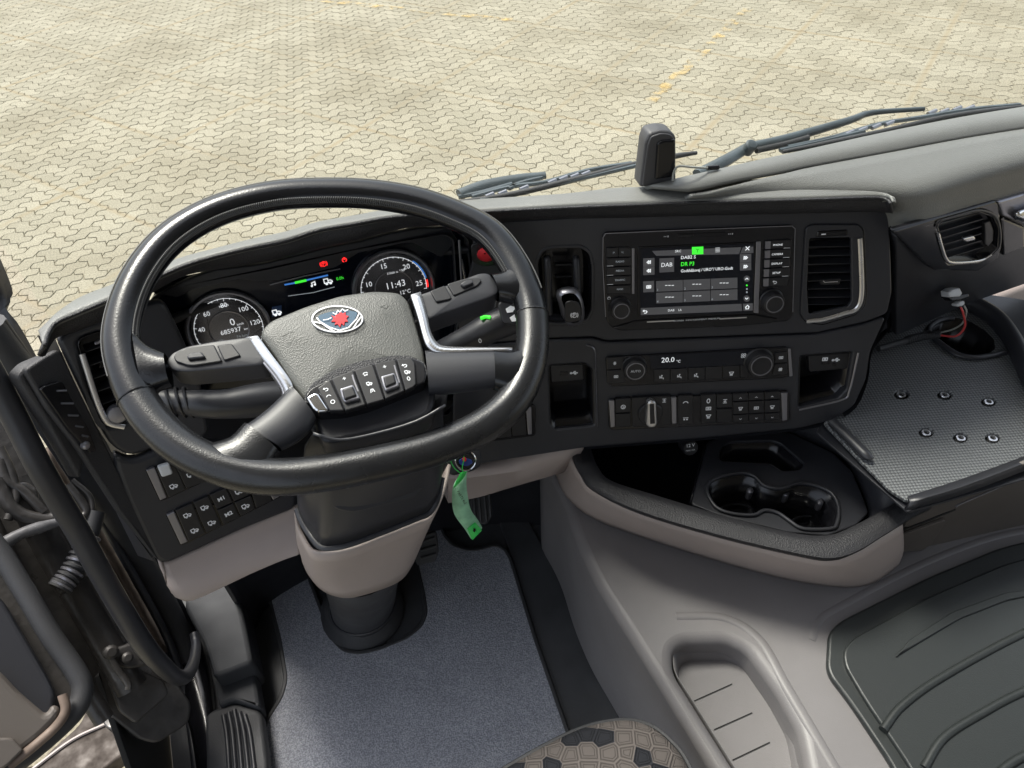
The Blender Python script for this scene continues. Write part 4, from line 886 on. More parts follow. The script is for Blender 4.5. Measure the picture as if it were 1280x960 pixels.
plate('bright_strip', C, k8([(245, 150), (262, 150), (262, 430), (246, 432)]), .002, 'satin', ra, .0050, .001, .0006)
for i, (s_, y0, y1) in enumerate((('', 146, 203), ('RADIO', 209, 260), ('MEDIA', 266, 317), ('TRAFFIC', 323, 374), ('NAVI', 380, 430))):
    x0 = 90+i*1.5
    if not s_:
        plate('button', C, k8([(x0, y0+3), (160, y0), (160, y1), (x0, y1+3)]), .004, 'button', ra, .0068, .001, .0007); plate('button', C, k8([(166, y0), (225, y0-2), (238, y0+10), (238, y1-2), (166, y1)]), .004, 'button', ra, .0068, .001, .0007)
        kt('|<', 135, 176, 2.4, 'glow_dim', par=ra, h=.0070); kt('>|', 187, 174, 2.4, 'glow_dim', par=ra, h=.0070)
    else:
        plate('button', C, k8([(x0, y0+3), (238, y0-3), (238, y1-4), (x0, y1+2)]), .004, 'button', ra, .0068, .001, .0007)
        kt(s_, 172, (y0+y1)/2-3, 2.5, 'glow_dim', par=ra, h=.0070)
        if s_ != 'NAVI': q = k8([(92, y1-1), (130, y1-2.5)]); ribbons('button_mark', C, [q], .0006, 'white_print', ra, .0071)
for i, s_ in enumerate(('PHONE', 'CAMERA', 'DISPLAY', 'SETUP', '')):
    yc = 130+i*57.5; y0, y1 = yc-26, yc+25; x0, x1 = 1066-i*3, 1228-i*3.5
    plate('button', C, k8([(x0, y0+2), (x1, y0-8), (x1-(14 if i == 4 else 0), y1-8), (x0, y1+1)]), .004, 'button', ra, .0068, .001, .0007)
    plate('button_edge', C, k8([(x0+1, y0+4), (x0+34, y0+1), (x0+32, y1-2), (x0+1, y1-1)]), .001, 'satin', ra, .0072, .0005, .0002)
    if s_: kt(s_, x0+78, yc-1, 2.6, 'glow_white', par=ra, h=.0070); q = k8([(x1-48, y1-6), (x1-10, y1-8)]); ribbons('button_mark', C, [q], .0006, 'white_print', ra, .0071)
    else: q = k8([(x0+72, yc)])[0]; sym('back', C, q[0], q[1], 2.6, 'white_print', ra, .0071, wd=.25)
def knob(F, px, py, rpx, hh, par, name='knob', h=.0045, cap='button', ring='satin', lbl=None):
    c = F.uv(px, py, h+hh); r_ = F.mpp(px, py)*rpx
    k_ = lathe(name, F, c, [(r_*1.12, 0), (r_*1.1, .001), (r_*1.02, .0018), (r_, .003), (r_*.97, hh*.8), (r_*.92, hh*.96), (r_*.82, hh)], 'button', par, 32, h)
    lathe('knob_ring', F, c, [(r_*.80, hh*.95), (r_*.78, hh+.0010), (r_*.72, hh+.0010), (r_*.70, hh*.9)], ring, k_, 32, h)
    lathe('knob_cap', F, c, [(r_*.69, hh*.9), (r_*.66, hh+.0004), (r_*.5, hh+.0002)], cap, k_, 28, h); return k_, c
knob(C, 777, 389, 12.5, .012, ra); knob(C, 968.5, 380.5, 13.5, .014, ra)
q = k8([(105, 457)])[0]; sym('power', C, q[0], q[1], 2.2, 'white_print', ra, .0045, wd=.2)
plate('card_slot', C, k8([(518, 62), (820, 50), (812, 74), (520, 84)]), .001, 'dev_black', ra, .0048, .001, .0003)
plate('slot_shutter', C, k8([(535, 68), (625, 64), (625, 76), (535, 80)]), .0015, 'button', ra, .0056, .0005, .0004)
kt('++ 8', 456, 78, 2.4, 'white_print', par=ra, h=.0046); kt('++ 8', 852, 62, 2.4, 'white_print', par=ra, h=.0046)
for q in ([(340, 603), (505, 595)], [(785, 584), (950, 575)]): ribbons('chrome_line', C, [k8(q)], .0018, 'silver', ra, .0068)
kt('SCANIA  INFOTAINMENT PREMIUM', 645, 589, 2.1, 'white_print', par=ra, h=.0069, sx=1.25)

# ---- climate panel
k9 = K(740, 440, 4.7407)
cl = thing('climate_panel', 'climate control strip reading 20.0 °C with an AUTO knob and a fan knob', 'climate control', C.w(*C.uv(875, 460)))
plate('housing', C, [(757, 447), (985, 434), (989, 470), (980, 473), (765, 484), (759, 480)], .014, 'plastic_gloss', cl, .006, .004, .0015)
plate('display', C, [(812, 444.5), (936, 438), (938, 456), (813, 461.5)], .0015, 'screen', cl, .0066, .001, .0004)
kt('20.0', 450, 48, 7.0, 'glow_white', par=cl, h=.0070, f=k9); kt('°C', 512, 56, 3.6, 'glow_white', par=cl, h=.0070, f=k9)
xs = [365, 465, 570, 672, 775, 878, 925]
for i in range(6):
    x0, x1 = xs[i]+3, xs[i+1]-3; y0 = 107-(x0-365)*.052; s_ = (x1-x0)*.052
    plate('button', C, k9([(x0, y0), (x1, y0-s_), (x1, y0+72-s_), (x0, y0+72)]), .005, 'button', cl, .0078, .001, .0008)
for s_, x, y in (('person', 415, 150), ('person', 520, 144), ('person', 620, 140), ('defrost', 826, 128)): q = k9([(x, y)])[0]; sym(s_, C, q[0], q[1], 3.0, 'white_print', cl, .0082, wd=.22)
for pts, s_ in (([(90, 35), (185, 30), (185, 98), (90, 105)], 'snow'), ([(90, 112), (185, 105), (200, 180), (95, 186)], 'book'), ([(1085, 5), (1155, 0), (1155, 62), (1085, 68)], 'book'), ([(1085, 75), (1155, 68), (1155, 132), (1070, 140)], 'fan')):
    plate('button', C, k9(pts), .005, 'button', cl, .0078, .001, .0008); x = sum(p[0] for p in pts)/4; y = sum(p[1] for p in pts)/4; q = k9([(x, y)])[0]; sym(s_, C, q[0], q[1], 2.5, 'white_print', cl, .0082, wd=.22)
kk, c = knob(C, 794.5, 464, 14.5, .012, cl, h=.0065); px, py = to_px(C.w(*c, .0192)); text('lettering', 'AUTO', C, px, py, 3.2, 'white_print', kk, .0192)
knob(C, 952, 457.5, 16.5, .014, cl, h=.0065); q = k9([(898, 22)])[0]; sym('fan', C, q[0], q[1], 3.6, 'white_print', cl, .0068, wd=.2)
plate('end_strip', C, [(985, 436), (988.5, 436), (991, 470), (987, 471)], .002, 'satin', cl, .0068, .001, .0006)

# ---- lower switch row
sr_ = thing('switch_row', 'row of push buttons with a silver rotary heater switch below the climate panel', 'switch panel', C.w(*C.uv(875, 515)))
plate('housing', C, [(760, 501), (984, 489), (987, 491), (988, 524), (984, 528), (766, 538), (761, 535)], .014, 'plastic_gloss', sr_, .006, .003, .0012)
def sb(pts, sy=None, nm='button', mt_='button', h=.0085):
    b__ = plate(nm, C, k9(pts), .006, mt_, sr_, h, .001, .0009)
    return b__
for pts in ([(140, 280), (230, 274), (230, 355), (140, 361)], [(140, 370), (230, 364), (230, 442), (142, 448)], [(238, 272), (466, 262), (466, 432), (240, 444)], [(512, 262), (598, 258), (598, 426), (512, 432)], [(648, 256), (735, 251), (735, 420), (648, 424)], [(741, 254), (830, 250), (830, 326), (741, 332)], [(741, 342), (830, 337), (830, 414), (741, 420)]): sb(pts)
for i in range(3):
    x0 = 838+i*94; x1 = x0+87; d_ = -i*5
    for y0, y1 in ((250, 293), (299, 370), (376, 416)): sb([(x0, y0+d_), (x1, y0+d_-5), (x1, y1+d_-5), (x0, y1+d_)])
for s_, x, y, z_ in (('ring', 185, 326, 3.4), ('truck', 185, 326, 2.4), ('axle', 428, 290, 3), ('arch', 555, 300, 3.6), ('bar', 555, 396, 3.4), ('zero', 690, 290, 3.6), ('book', 690, 335, 3.2), ('defrost', 690, 382, 3.2), ('axle', 788, 294, 3.2), ('up', 880, 273, 2.2), ('up', 974, 268, 2.2), ('up', 1068, 264, 2.2), ('down', 880, 398, 2.2), ('down', 974, 393, 2.2), ('down', 1068, 388, 2.2), ('defrost', 880, 336, 2.8), ('book', 974, 332, 2.8), ('defrost', 1068, 327, 2.8)):
    q = k9([(x, y)])[0]; sym(s_, C, q[0], q[1], z_, 'white_print', sr_, .0089, wd=.2)
plate('end_cap', C, k9([(100, 290), (133, 288), (138, 444), (112, 450)]), .005, 'satin', sr_, .0085, .0015, .0012)
plate('end_cap', C, k9([(1122, 245), (1160, 242), (1158, 404), (1128, 410)]), .005, 'satin', sr_, .0085, .0015, .0012)
plate('bright_strip', C, k9([(470, 272), (500, 270), (502, 424), (474, 427)]), .005, 'satin', sr_, .0086, .0008, .0010)
q = k9([(345, 365)])[0]; ck = C.uv(q[0], q[1], .010); rk = C.mpp(*q)*15.5
kn_ = lathe('rotary_switch', C, ck, [(rk, .0085), (rk*.98, .011), (rk*.9, .0125), (rk*.6, .0125)], 'button', sr_, 30)
plate('handle', C, k9([(330, 300), (352, 288), (380, 300), (388, 430), (372, 450), (335, 450), (320, 432)]), .012, 'silver', kn_, .022, .003, .0025)
plate('handle_face', C, k9([(342, 310), (368, 308), (374, 425), (345, 428)]), .002, 'button', kn_, .0228, .001, .0006)

# ---- pockets with sockets
for lbl, opn, pan, edge_, big in (('black open pocket with a USB socket left of the climate panel', [(689, 481), (741, 477), (742.5, 529), (694, 537)], [(687.5, 457), (729, 455), (730, 475), (689, 478)], [(733, 431), (743.5, 438), (745, 470), (747, 533)], usbL), ('black open pocket with USB and AUX sockets at the right end of the console', [(1000, 467), (1060, 463.5), (1056, 490), (1000, 508)], [(1010.6, 445), (1062, 441), (1060.5, 461), (1012, 465)], [(1073, 441), (1062, 488), (1052, 500), (999, 512.5)], usbR)):
    t = thing('storage_pocket', lbl, 'pocket', C.hit(*opn[0]), 'socket pockets in the console')
    tray('liner', C, big, .07, 'plastic_gloss', t, .0, .004, .86)
    plate('socket_panel', C, pan, .012, 'button', t, -.006, .003, .0015)
    cx = sum(p[0] for p in pan)/4; cy = sum(p[1] for p in pan)/4
    plate('usb_socket', C, quad(cx-9, cy-1, cx+1, cy+3, .06), .002, 'dev_black', t, -.0052, 0, .0003)
    sym('usb', C, cx+9, cy-(0 if big is usbL else 3), 4, 'white_print', t, -.0055, wd=.3)
    if big is usbR: plate('aux_socket', C, circ(cx+7, cy+3, 2.4, n=10)[:-1], .002, 'dev_black', t, -.0050, 0, .0003); sym('book', C, cx-5, cy-4, 3.2, 'white_print', t, -.0055, wd=.25)
    pts = [C.hit(x, y, .0035) for x, y in edge_]; tube('bright_edge', pts, .0016, 'satin', t, seg=6, flat=.6)

# ---- parking brake lever unit
pb = thing('parking_brake', 'parking brake lever with a silver cap in its black housing', 'lever', C.w(*C.uv(706, 355)))
tray('housing', C, leverO, .05, 'plastic_gloss', pb, .0, .006, .8)
plate('rim', C, [(669, 326), (676, 312), (689, 307), (728, 306), (739, 314), (743.5, 332), (743, 388), (736, 404), (700, 408), (674, 406)], .004, 'plastic', pb, .0015, .006, .0015, [[(673, 328), (679, 315), (690, 311), (726, 310), (736, 317), (739.5, 333), (739, 387), (733, 400), (700, 404), (678, 402)]], .005)
for x0, x1 in ((683, 688), (719, 726)): tube('guide_rail', [C.hit(x0+1, 322, -.006), C.hit(x0+1.5, 330, .004), C.hit(x0+3, 360, .006), C.hit(x0+4, 392, -.002)], .0045, 'plastic', pb, seg=10)
for y in (330, 345): plate('rib', C, quad(694, y, 715, y+3, .03), .01, 'button', pb, -.022, .001, .001)
body = loft('lever', [[C.hit(x, y, h) for x, y in pts] for h, pts in ((-.02, [(697, 362), (716, 359), (722, 376), (718, 396), (704, 398), (698, 380)]), (.012, [(696, 363), (718, 359), (728, 374), (727, 400), (710, 405), (700, 385)]), (.022, [(697, 366), (718, 362), (729, 376), (729, 402), (710, 407), (702, 386)]), (.026, [(702, 370), (717, 367), (726, 379), (726, 400), (712, 403), (706, 386)]))], 'satin', pb, n=3, closed=True, ang=60)
plate('lever_cap', C, [(706, 379), (712, 376), (723, 378), (726.5, 386), (727, 401), (712, 404), (706, 402)], .004, 'button', body, .0285, .003, .0015)
sym('park', C, 718, 394, 4.6, 'white_print', body, .0291, wd=.14)

# ---- centre vent
def vent_slats(F, ys, x0, x1, sl, par, h=-.012, dep=.014, wd=.0022):
    for y in ys:
        a0, a1 = x0(y), x1(y); p = [F.hit(a0, y+(a1-a0)*sl*.5, h), F.hit(a1, y-(a1-a0)*sl*.5, h)]
        bk_ = [q-F.n*dep+F.v*.004 for q in p]; V = [p[0], p[1], bk_[1], bk_[0]]; V += [v+F.v*wd*.5 for v in V[:4]]
        mesh_obj('slat', V, [(0, 1, 2, 3), (7, 6, 5, 4), (0, 4, 5, 1), (1, 5, 6, 2), (2, 6, 7, 3), (3, 7, 4, 0)], 'plastic', par, False)
cv = thing('air_vent', 'tall centre air vent with silver edge strip right of the radio', 'air vent', C.w(*C.uv(1040, 340)), 'dashboard air vents')
tray('duct', C, ventC, .06, 'dev_black', cv, 0, .004, .9)
vin = [(1012, 298), (1064, 297), (1065, 375), (1061, 383), (1011, 392.5), (1009, 360)]
plate('frame', C, ventC, .006, 'plastic', cv, .003, .004, .0015, [vin], .003)
vent_slats(C, [309, 320, 330.5, 341, 351.5, 361.5, 372, 381], lambda y: 1010, lambda y: 1066, .015, cv)
plate('thumb_wheel', C, [(1022, 289), (1060, 287), (1060, 295), (1020, 297)], .008, 'dev_black', cv, .0045, .002, .002)
ribbons('wheel_mark', C, [[(1027, 293), (1032, 292.7)]], .0015, 'white_print', cv, .0048)
plate('vane_handle', C, [(1023, 350), (1052, 348), (1050, 356), (1027, 357)], .006, 'button', cv, .000, .002, .002)
ribbons('handle_trim', C, [[(1029, 351), (1031, 353), (1047, 352)]], .0009, 'silver', cv, .0004)
tube('edge_strip', [C.hit(x, y, .004) for x, y in [(1075, 298), (1076.5, 330), (1077, 368), (1071, 386), (1055, 392), (1029, 399.5), (1016, 401), (1008, 402)]], .0032, 'silver', cv, flat=.5, upv=C.n, seg=10)

# ---- left vent
lv = thing('air_vent', 'left air vent half hidden behind the wheel rim beside the door', 'air vent', F_left.w(*F_left.uv(150, 470)), 'dashboard air vents')
vl = kl([(385, 310), (560, 240), (720, 300), (700, 700), (780, 880), (750, 940), (640, 975), (575, 945), (510, 810), (400, 410)])
tray('duct', F_left, ventL, .06, 'dev_black', lv, 0, .006, .9)
vent_slats(F_left, [430, 447, 463, 479, 495, 511], lambda y: 104+(y-420)*.33, lambda y: 165+(y-420)*.33, .35, lv, -.008)
tube('edge_strip', [F_left.hit(x, y, .004) for x, y in kl([(400, 400), (440, 530), (490, 690), (540, 830), (590, 930), (640, 965), (740, 985)])], .0034, 'silver', lv, flat=.5, upv=F_left.n)
lathe('thumb_wheel', F_left, F_left.uv(148, 520, .01), [(.012, -.002), (.012, .004), (.010, .007), (.004, .008)], 'satin', lv, 20)
plate('vane_handle', F_left, kl([(500, 310), (548, 285), (560, 300), (540, 320), (505, 330)]), .006, 'satin', lv, .0, .001, .001)
# side-window vent
dv = thing('demister_vent', 'black triangular side-window vent on the outer end of the dashboard', 'air vent', F_end.w(*F_end.uv(80, 510)))
plate('grille_frame', F_end, kl([(70, 680), (100, 655), (240, 612), (330, 780), (460, 1010), (520, 1180), (470, 1190), (300, 1010)]), .006, 'plastic_gloss', dv, .0025, .004, .001)
for (a, b_) in (((200, 695), (275, 692)), ((235, 795), (330, 795)), ((290, 890), (370, 893)), ((350, 975), (410, 985)), ((400, 1050), (450, 1060))):
    A, B = kl([a, b_]); tube('slat', [F_end.hit(*A, .0035), F_end.hit(*B, .0035)], .0012, 'satin', dv, seg=5, spl=False)
nb = thing('panel_screw', 'small silver screw head on the door end of the dashboard', 'screw', F_end.hit(108, 558)); lathe('head', F_end, F_end.uv(108, 557, .004), [(.005, 0), (.005, .004), (.003, .006)], 'satin', nb, 14)

# ---- left switch banks
kw = K(150, 540, 4.267)
for lbl, bt in (('upper left bank of truck switches with one pale rocker', [([(140, 205), (185, 190), (250, 350), (215, 366)], 'satin', None, 'end_cap'), ([(190, 190), (290, 165), (350, 305), (262, 352)], 'button', 'truck', 'button'), ([(296, 185), (400, 150), (455, 265), (355, 302)], 'button', 'truck', 'button'), ([(410, 150), (500, 110), (550, 215), (460, 258)], 'button', None, 'button')]),
                ('lower left bank of truck switches marked M1 and M2', [([(250, 445), (290, 425), (362, 585), (325, 602)], 'satin', None, 'end_cap'), ([(297, 420), (385, 380), (455, 540), (368, 583)], 'button', 'truck', 'button'), ([(393, 378), (472, 342), (545, 500), (462, 538)], 'button', 'truck', 'button'), ([(480, 338), (565, 300), (603, 375), (517, 413)], 'button', 'M1', 'button'), ([(520, 420), (606, 381), (640, 455), (553, 495)], 'button', 'M2', 'button'), ([(572, 296), (660, 260), (695, 335), (610, 372)], 'button', 'truck', 'button'), ([(612, 378), (698, 340), (722, 408), (646, 450)], 'button', 'truck', 'button'), ([(704, 330), (790, 300), (812, 368), (728, 405)], 'button', None, 'button'), ([(798, 330), (840, 315), (852, 345), (818, 364)], 'satin', None, 'end_cap')])):
    t = thing('switch_bank', lbl, 'switch panel', F_left.hit(*kw([bt[1][0][0]])[0]), 'truck switch banks left of the wheel')
    allp = [p for b_ in bt for p in b_[0]]; 
    p_ = kw([(bt[0][0][0][0]-6, bt[0][0][0][1]-2), (bt[-1][0][1][0]+4, bt[-1][0][1][1]-6), (bt[-1][0][2][0]+6, bt[-1][0][2][1]+2), (bt[0][0][2][0]+4, bt[0][0][2][1]+8), (bt[0][0][3][0]-2, bt[0][0][3][1]+6)])
    plate('housing', F_left, p_, .01, 'plastic_gloss', t, .0055, .003, .001)
    for q, mt_, s_, nm in bt:
        plate(nm, F_left, kw(q), .007, mt_, t, .009, .0015, .0012)
        c = kw([(sum(p[0] for p in q)/4, sum(p[1] for p in q)/4)])[0]
        if s_ in ('M1', 'M2'): text('lettering', s_, F_left, c[0], c[1], 5.5, 'white_print', t, .0096, bold=.03)
        elif s_:
            if q[0][1] < 300 and q[0][0] < 250: sym(s_, F_left, c[0]+3, c[1]+8, 4.4, 'white_print', t, .0094, wd=.2)
            elif q[3][1]-q[0][1] > 130: sym(s_, F_left, c[0]-4, c[1]-9, 4.2, 'white_print', t, .0094, wd=.2); sym(s_, F_left, c[0]+5, c[1]+10, 4.2, 'white_print', t, .0094, wd=.2)
            else: sym(s_, F_left, c[0], c[1], 4.2, 'white_print', t, .0094, wd=.2)
    if 'upper' in lbl: plate('pale_rocker', F_left, kw([(200, 188), (262, 168), (285, 225), (225, 245)]), .008, 'white_plastic', t, .016, .003, .0025)
# small blank switches right of the column
t = thing('switch_bank', 'blank black switches behind the lower right rim of the wheel', 'switch panel', C.hit(640, 530))
kz = K(540, 500, 6.4)
plate('housing', C, kz([(380, 190), (700, 40), (810, 38), (828, 60), (830, 280), (800, 292), (390, 345)]), .006, 'plastic_gloss', t, .0055, .003, .001)
for q in ([(390, 240), (508, 190), (512, 312), (395, 338)], [(518, 185), (625, 130), (636, 292), (522, 310)], [(634, 125), (740, 62), (756, 278), (644, 290)]): plate('button', C, kz(q), .006, 'button', t, .0085, .0012, .001)
plate('end_cap', C, kz([(752, 62), (795, 60), (800, 275), (768, 278)]), .006, 'satin', t, .0085, .0015, .001)
sym('bar', C, *kz([(458, 270)])[0], 3.2, 'white_print', t, .0088, wd=.2)

# ---- ignition lock, key fob and tag
ig = thing('ignition_lock', 'dark grey key switch housing with a round blue badge under the wheel', 'ignition lock', at(580, 575, -.74))
F_ig = face(at(580, 576, -.735), 12, 30)
plate('housing', F_ig, kz([(95, 430), (140, 360), (330, 330), (370, 370), (400, 450), (395, 530), (340, 570), (170, 612), (125, 590)]), .06, 'plastic', ig, 0, .008, .004)
tube('bezel', [F_ig.hit(x, y, .001) for x, y in circ(582, 575.5, 12.5, 12.5, 20)[:-1]], .0012, 'chrome', ig, closed=True, seg=6, spl=False)
plate('badge', F_ig, circ(581, 576, 11, 10.5, 20)[:-1], .004, 'plastic_gloss', ig, .003, 0, .001)
plate('badge_face', F_ig, [(573, 576), (579, 572), (590, 575), (591, 579), (584, 583), (575, 581)], .001, 'key_blue', ig, .0038, .002, .0003)
plate('badge_dot', F_ig, circ(580.5, 574.5, 2.8, n=9)[:-1], .001, 'red', ig, .0045, 0, .0003)
tg = thing('key_tag', 'green paper key tag dangling from the ignition lock on a green string', 'key tag', at(588, 590, -.75))
F_tg = face(at(585, 610, -.745), 8, 20)
tagL = [(575, 594, .0), (567, 606, .004), (565, 624, .006), (568, 643, .002), (580, 660, -.002), (589, 674, -.003)]
tagR = [(584, 590, .0), (583, 604, .004), (585, 622, .006), (589, 638, .002), (598, 651, -.002), (603, 660, -.003)]
a_ = [F_tg.hit(x, y, h) for x, y, h in tagL]; b__ = [F_tg.hit(x, y, h) for x, y, h in tagR]
loft('paper', [a_[:6], b_] if 0 else [a_, b__], 'tag_pale', tg, n=4, thick=.0006)
ta = [F_tg.hit(x, y, h+.0012) for x, y, h in [(573.5, 596, 0), (566, 607, .004), (567, 625, .0065)]]; 
loft('green_end', [[F_tg.hit(x, y, .0035) for x, y in ((584, 661), (589, 672.5), (591, 675))], [F_tg.hit(x, y, .0035) for x, y in ((594, 653), (601, 661), (602.5, 663))]], 'tag_green', tg, n=3, thick=.0008)
loft('green_top', [[F_tg.hit(x, y, .0065) for x, y in ((576, 591), (571, 600), (566.5, 611))], [F_tg.hit(x, y, .0065) for x, y in ((584, 589), (580, 597), (575, 603))]], 'tag_green', tg, n=3, thick=.0006)
plate('eyelet', F_tg, circ(593, 663, 1.6, 2.4, 8)[:-1], .0006, 'dev_black', tg, .0062, 0, 0)
text('handwriting', 'PARTS 4x2', F_tg, 577, 622, 3.4, 'under', tg, .0085, rot=-72)
for P in ([(561, 563), (563, 575), (568, 585), (576, 592)], [(577, 560), (580, 572), (578, 584), (579, 592)]): tube('string', [F_tg.hit(x, y, .012) for x, y in P], .0007, 'tag_green', tg, seg=6)

# ================================================================ STORAGE BOWL, CUP HOLDERS, SHELF
bw = thing('storage_bowl', 'black open storage bowl with grey-beige outside at the foot of the console', 'storage bowl', F_rim.w(*F_rim.uv(900, 640)))
kd5 = K(660, 400, 2.909)
ro = [(716, 556), (718, 572), (728, 592), (742.5, 610), (797.5, 637), (900.6, 668), (1003.8, 692), (1041.6, 696), (1072.5, 686), (1100, 669), (1128, 652), (1160, 634), (1290, 580), (1400, 535)]
ri = [(735, 552), (738, 566), (746, 585.6), (763, 603), (814.7, 620), (900.6, 646), (986.6, 668), (1034.7, 671.6), (1065.6, 661), (1100, 643), (1125, 628), (1152, 616), (1290, 562), (1400, 516)]
gb = [(697, 588), (699, 597), (711, 620), (746, 647), (832, 678), (935, 709), (1003.8, 725), (1055, 731), (1085, 728), (1108, 714), (1118, 706), (1124, 700)]
Ro = [F_rim.hit(x, y) for x, y in ro]; Ri = [F_rim.hit(x, y) for x, y in ri]
band_top = [a*.4+b_*.6+np.array([0, 0, .002]) for a, b_ in zip(Ro, Ri)]; band_out = [a*.8+b_*.2+np.array([0, 0, .0015]) for a, b_ in zip(Ro, Ri)]
Rl = [a+np.array([0, .001, -.006]) for a in Ro]
loft('black_rim', [[b_+np.array([0, .004, -.01]) for b_ in Ri], Ri, band_top, band_out, Ro, Rl], 'dash_band', bw, n=4, thick=.003, ang=80)
Gt = [a+np.array([0, .002, -.004]) for a in Ro[:11]]; Gb = [at(x, y, -.998) for x, y in gb[:9]+[(1106, 716), (1121, 703)]]
Gm = [a*.45+b_*.55+np.array([0, -.006, 0]) for a, b_ in zip(Gt, Gb)]
loft('outer_wall', [Gt, Gm, Gb], 'beige', bw, n=4, nr=3, thick=.004)
Iw = [F_rim.hit(x, y, -.008) for x, y in ri[:10]]
c0 = F_rim.hit(850, 600)
loft('inner_wall', [Iw, [p+np.array([0, .02, -.05])*1.0 for p in Iw], [p+np.array([(.0), .05, -.10]) for p in Iw]], 'plastic_gloss', bw, n=3)
plate('floor', F_rim, [(700, 560), (735, 625), (860, 670), (1010, 705), (1150, 640), (1060, 500), (760, 490)], .006, 'plastic_gloss', bw, -.098, .01, .001)
loft('back_wall', [[F_rim.hit(x, y, 0) for x, y in [(720, 545), (800, 535), (900, 528), (1010, 520)]], [F_rim.hit(x, y, -.1) for x, y in [(720, 530), (800, 520), (900, 513), (1010, 508)]]], 'plastic_gloss', bw, n=2, thick=.003)
ch = thing('cup_holder', 'black double cup holder insert in the right half of the storage bowl', 'cup holder', F_rim.w(*F_rim.uv(960, 620), -.03))
cups = [(884, 616), (886, 604), (900.6, 596), (928, 591), (944, 596), (955, 607), (976, 611), (997, 604), (1020, 607), (1040, 617), (1048.5, 636), (1046, 655), (1038, 661), (1003.8, 661), (986.6, 651), (972, 641), (955, 638), (942, 644), (915, 642), (895, 634)]
tr2 = [(899, 566), (905, 556), (915, 552), (965, 550.5), (976, 554), (1006, 580), (1000, 587), (978, 589), (962.5, 579), (900.6, 576)]
plate('insert', F_rim, [(884, 552), (905, 545), (985, 540), (1042, 566), (1066, 590), (1086, 640), (1070, 656), (1035, 669), (986, 665), (900, 644), (864, 630)], .006, 'plastic', ch, -.028, .006, .002, [cups, tr2], .006)
tray('cups', F_rim, cups, .07, 'plastic_gloss', ch, -.030, .008, .86); tray('upper_tray', F_rim, tr2, .03, 'plastic_gloss', ch, -.030, .005, .8)
loft('divider', [[F_rim.hit(x, y, -.03) for x, y in [(884, 552), (874, 590), (864, 630)]], [F_rim.hit(x, y, -.1) for x, y in [(884, 560), (874, 596), (864, 636)]]], 'plastic_gloss', ch, n=3, thick=.003)
tube('lip', [F_rim.hit(x, y, -.026) for x, y in cups], .003, 'plastic', ch, closed=True, n=3)
for x, y in ((895, 604), (938, 612), (983, 616), (1026, 626)): plate('spring_clip', F_rim, circ(x, y, 4.5, 4, 8)[:-1], .02, 'satin', ch, -.045, 0, .003)
for x, y in ((920, 640), (1010, 655)): tube('cup_ring', [F_rim.hit(a, b_, -.09) for a, b_ in circ(x, y, 22, 10, 18, 0, 360)[:-1]], .0015, 'plastic', ch, closed=True, seg=6, spl=False)
skt = thing('power_socket', 'round black 12 V socket under the console edge', 'power socket', at(863, 561, -.87))
F_sk = face(at(863, 560, -.855), 15, 25)
lathe('cap', F_sk, F_sk.uv(863, 560), [(.0125, -.02), (.0125, 0), (.0112, .002), (.006, .002)], 'button', skt, 24)
text('lettering', '12 V', F_sk, 863, 557, 4.2, 'white_print', skt, .0024, bold=.01); text('lettering', 'MAX 10A', F_sk, 863, 563, 2, 'white_print', skt, .0024)
# rounded panel that runs back from the bowl to the shelf
bk2 = thing('bowl_surround', 'dark sloping surround between the storage bowl and the rubber shelf', 'console trim', F_rim.hit(1080, 600))
loft('panel', [[F_rim.hit(x, y, h) for x, y, h in L_] for L_ in ([(985, 538, -.03), (1042, 566, -.03), (1066, 590, -.03), (1086, 640, -.03), (1075, 655, -.028)], [(1008, 530, .0), (1055, 560, .0), (1078, 585, .0), (1098, 632, -.01), (1092, 648, -.008)], [(1022, 528, .012), (1070, 558, .014), (1098, 588, .016), (1122, 626, .004), (1122, 632, -.002)], [(1028, 524, .03), (1085, 572, .03), (1110, 600, .03), (1135, 622, .006), (1140, 625, .0)])], 'plastic', bk2, n=4, nr=2, thick=.003, ang=70)

sh = thing('shelf_mat', 'perforated grey rubber mat on the passenger-side shelf with six screw holes', 'shelf mat', F_shelf.w(0, 0))
S = F_shelf; ks_ = K(1100, 340, 7.111); kh = K(1000, 330, 4.571)
cup = ks_([(425, 510), (470, 450), (560, 410), (680, 405), (800, 440), (930, 520), (1010, 600), (1020, 680), (960, 735), (840, 745), (720, 720), (600, 650), (500, 585)])
shp = [(1030, 528), (1088, 440), (1112, 410), (1125, 404), (1185, 382), (1205, 384), (1240, 405), (1262, 440), (1284, 478), (1330, 560), (1290, 572), (1200, 605), (1134, 626), (1112, 612), (1075, 575)]
screws = [(1127, 493), (1181, 493.5), (1236, 502), (1158, 540.5), (1201, 547), (1241, 547.5)]
plate('mat', S, shp, .006, 'shelf_rubber', sh, 0, .004, .0015, [circ(x, y, 9.5, 6.0, 14)[:-1] for x, y in screws]+[cup], 0)
plate('base_board', S, [(1020, 540), (1080, 430), (1180, 360), (1320, 380), (1420, 560), (1135, 640)], .004, 'plastic', sh, -.0105, .004, .001, [cup], .003)
for x, y in screws:
    c = S.uv(x, y, -.004)
    s_ = lathe('screw', S, c, [(.0068, -.008), (.0068, -.0042), (.0062, -.0034), (.0040, -.0034), (.0036, -.0072), (.0034, -.0074)], 'silver', sh, 20, .0); lathe('socket', S, c, [(.0125, -.0078), (.0124, -.0070), (.001, -.0070)], 'under', s_, 16)
tray('cup_well', S, cup, .08, 'dev_black', sh, .0, .004, .8)
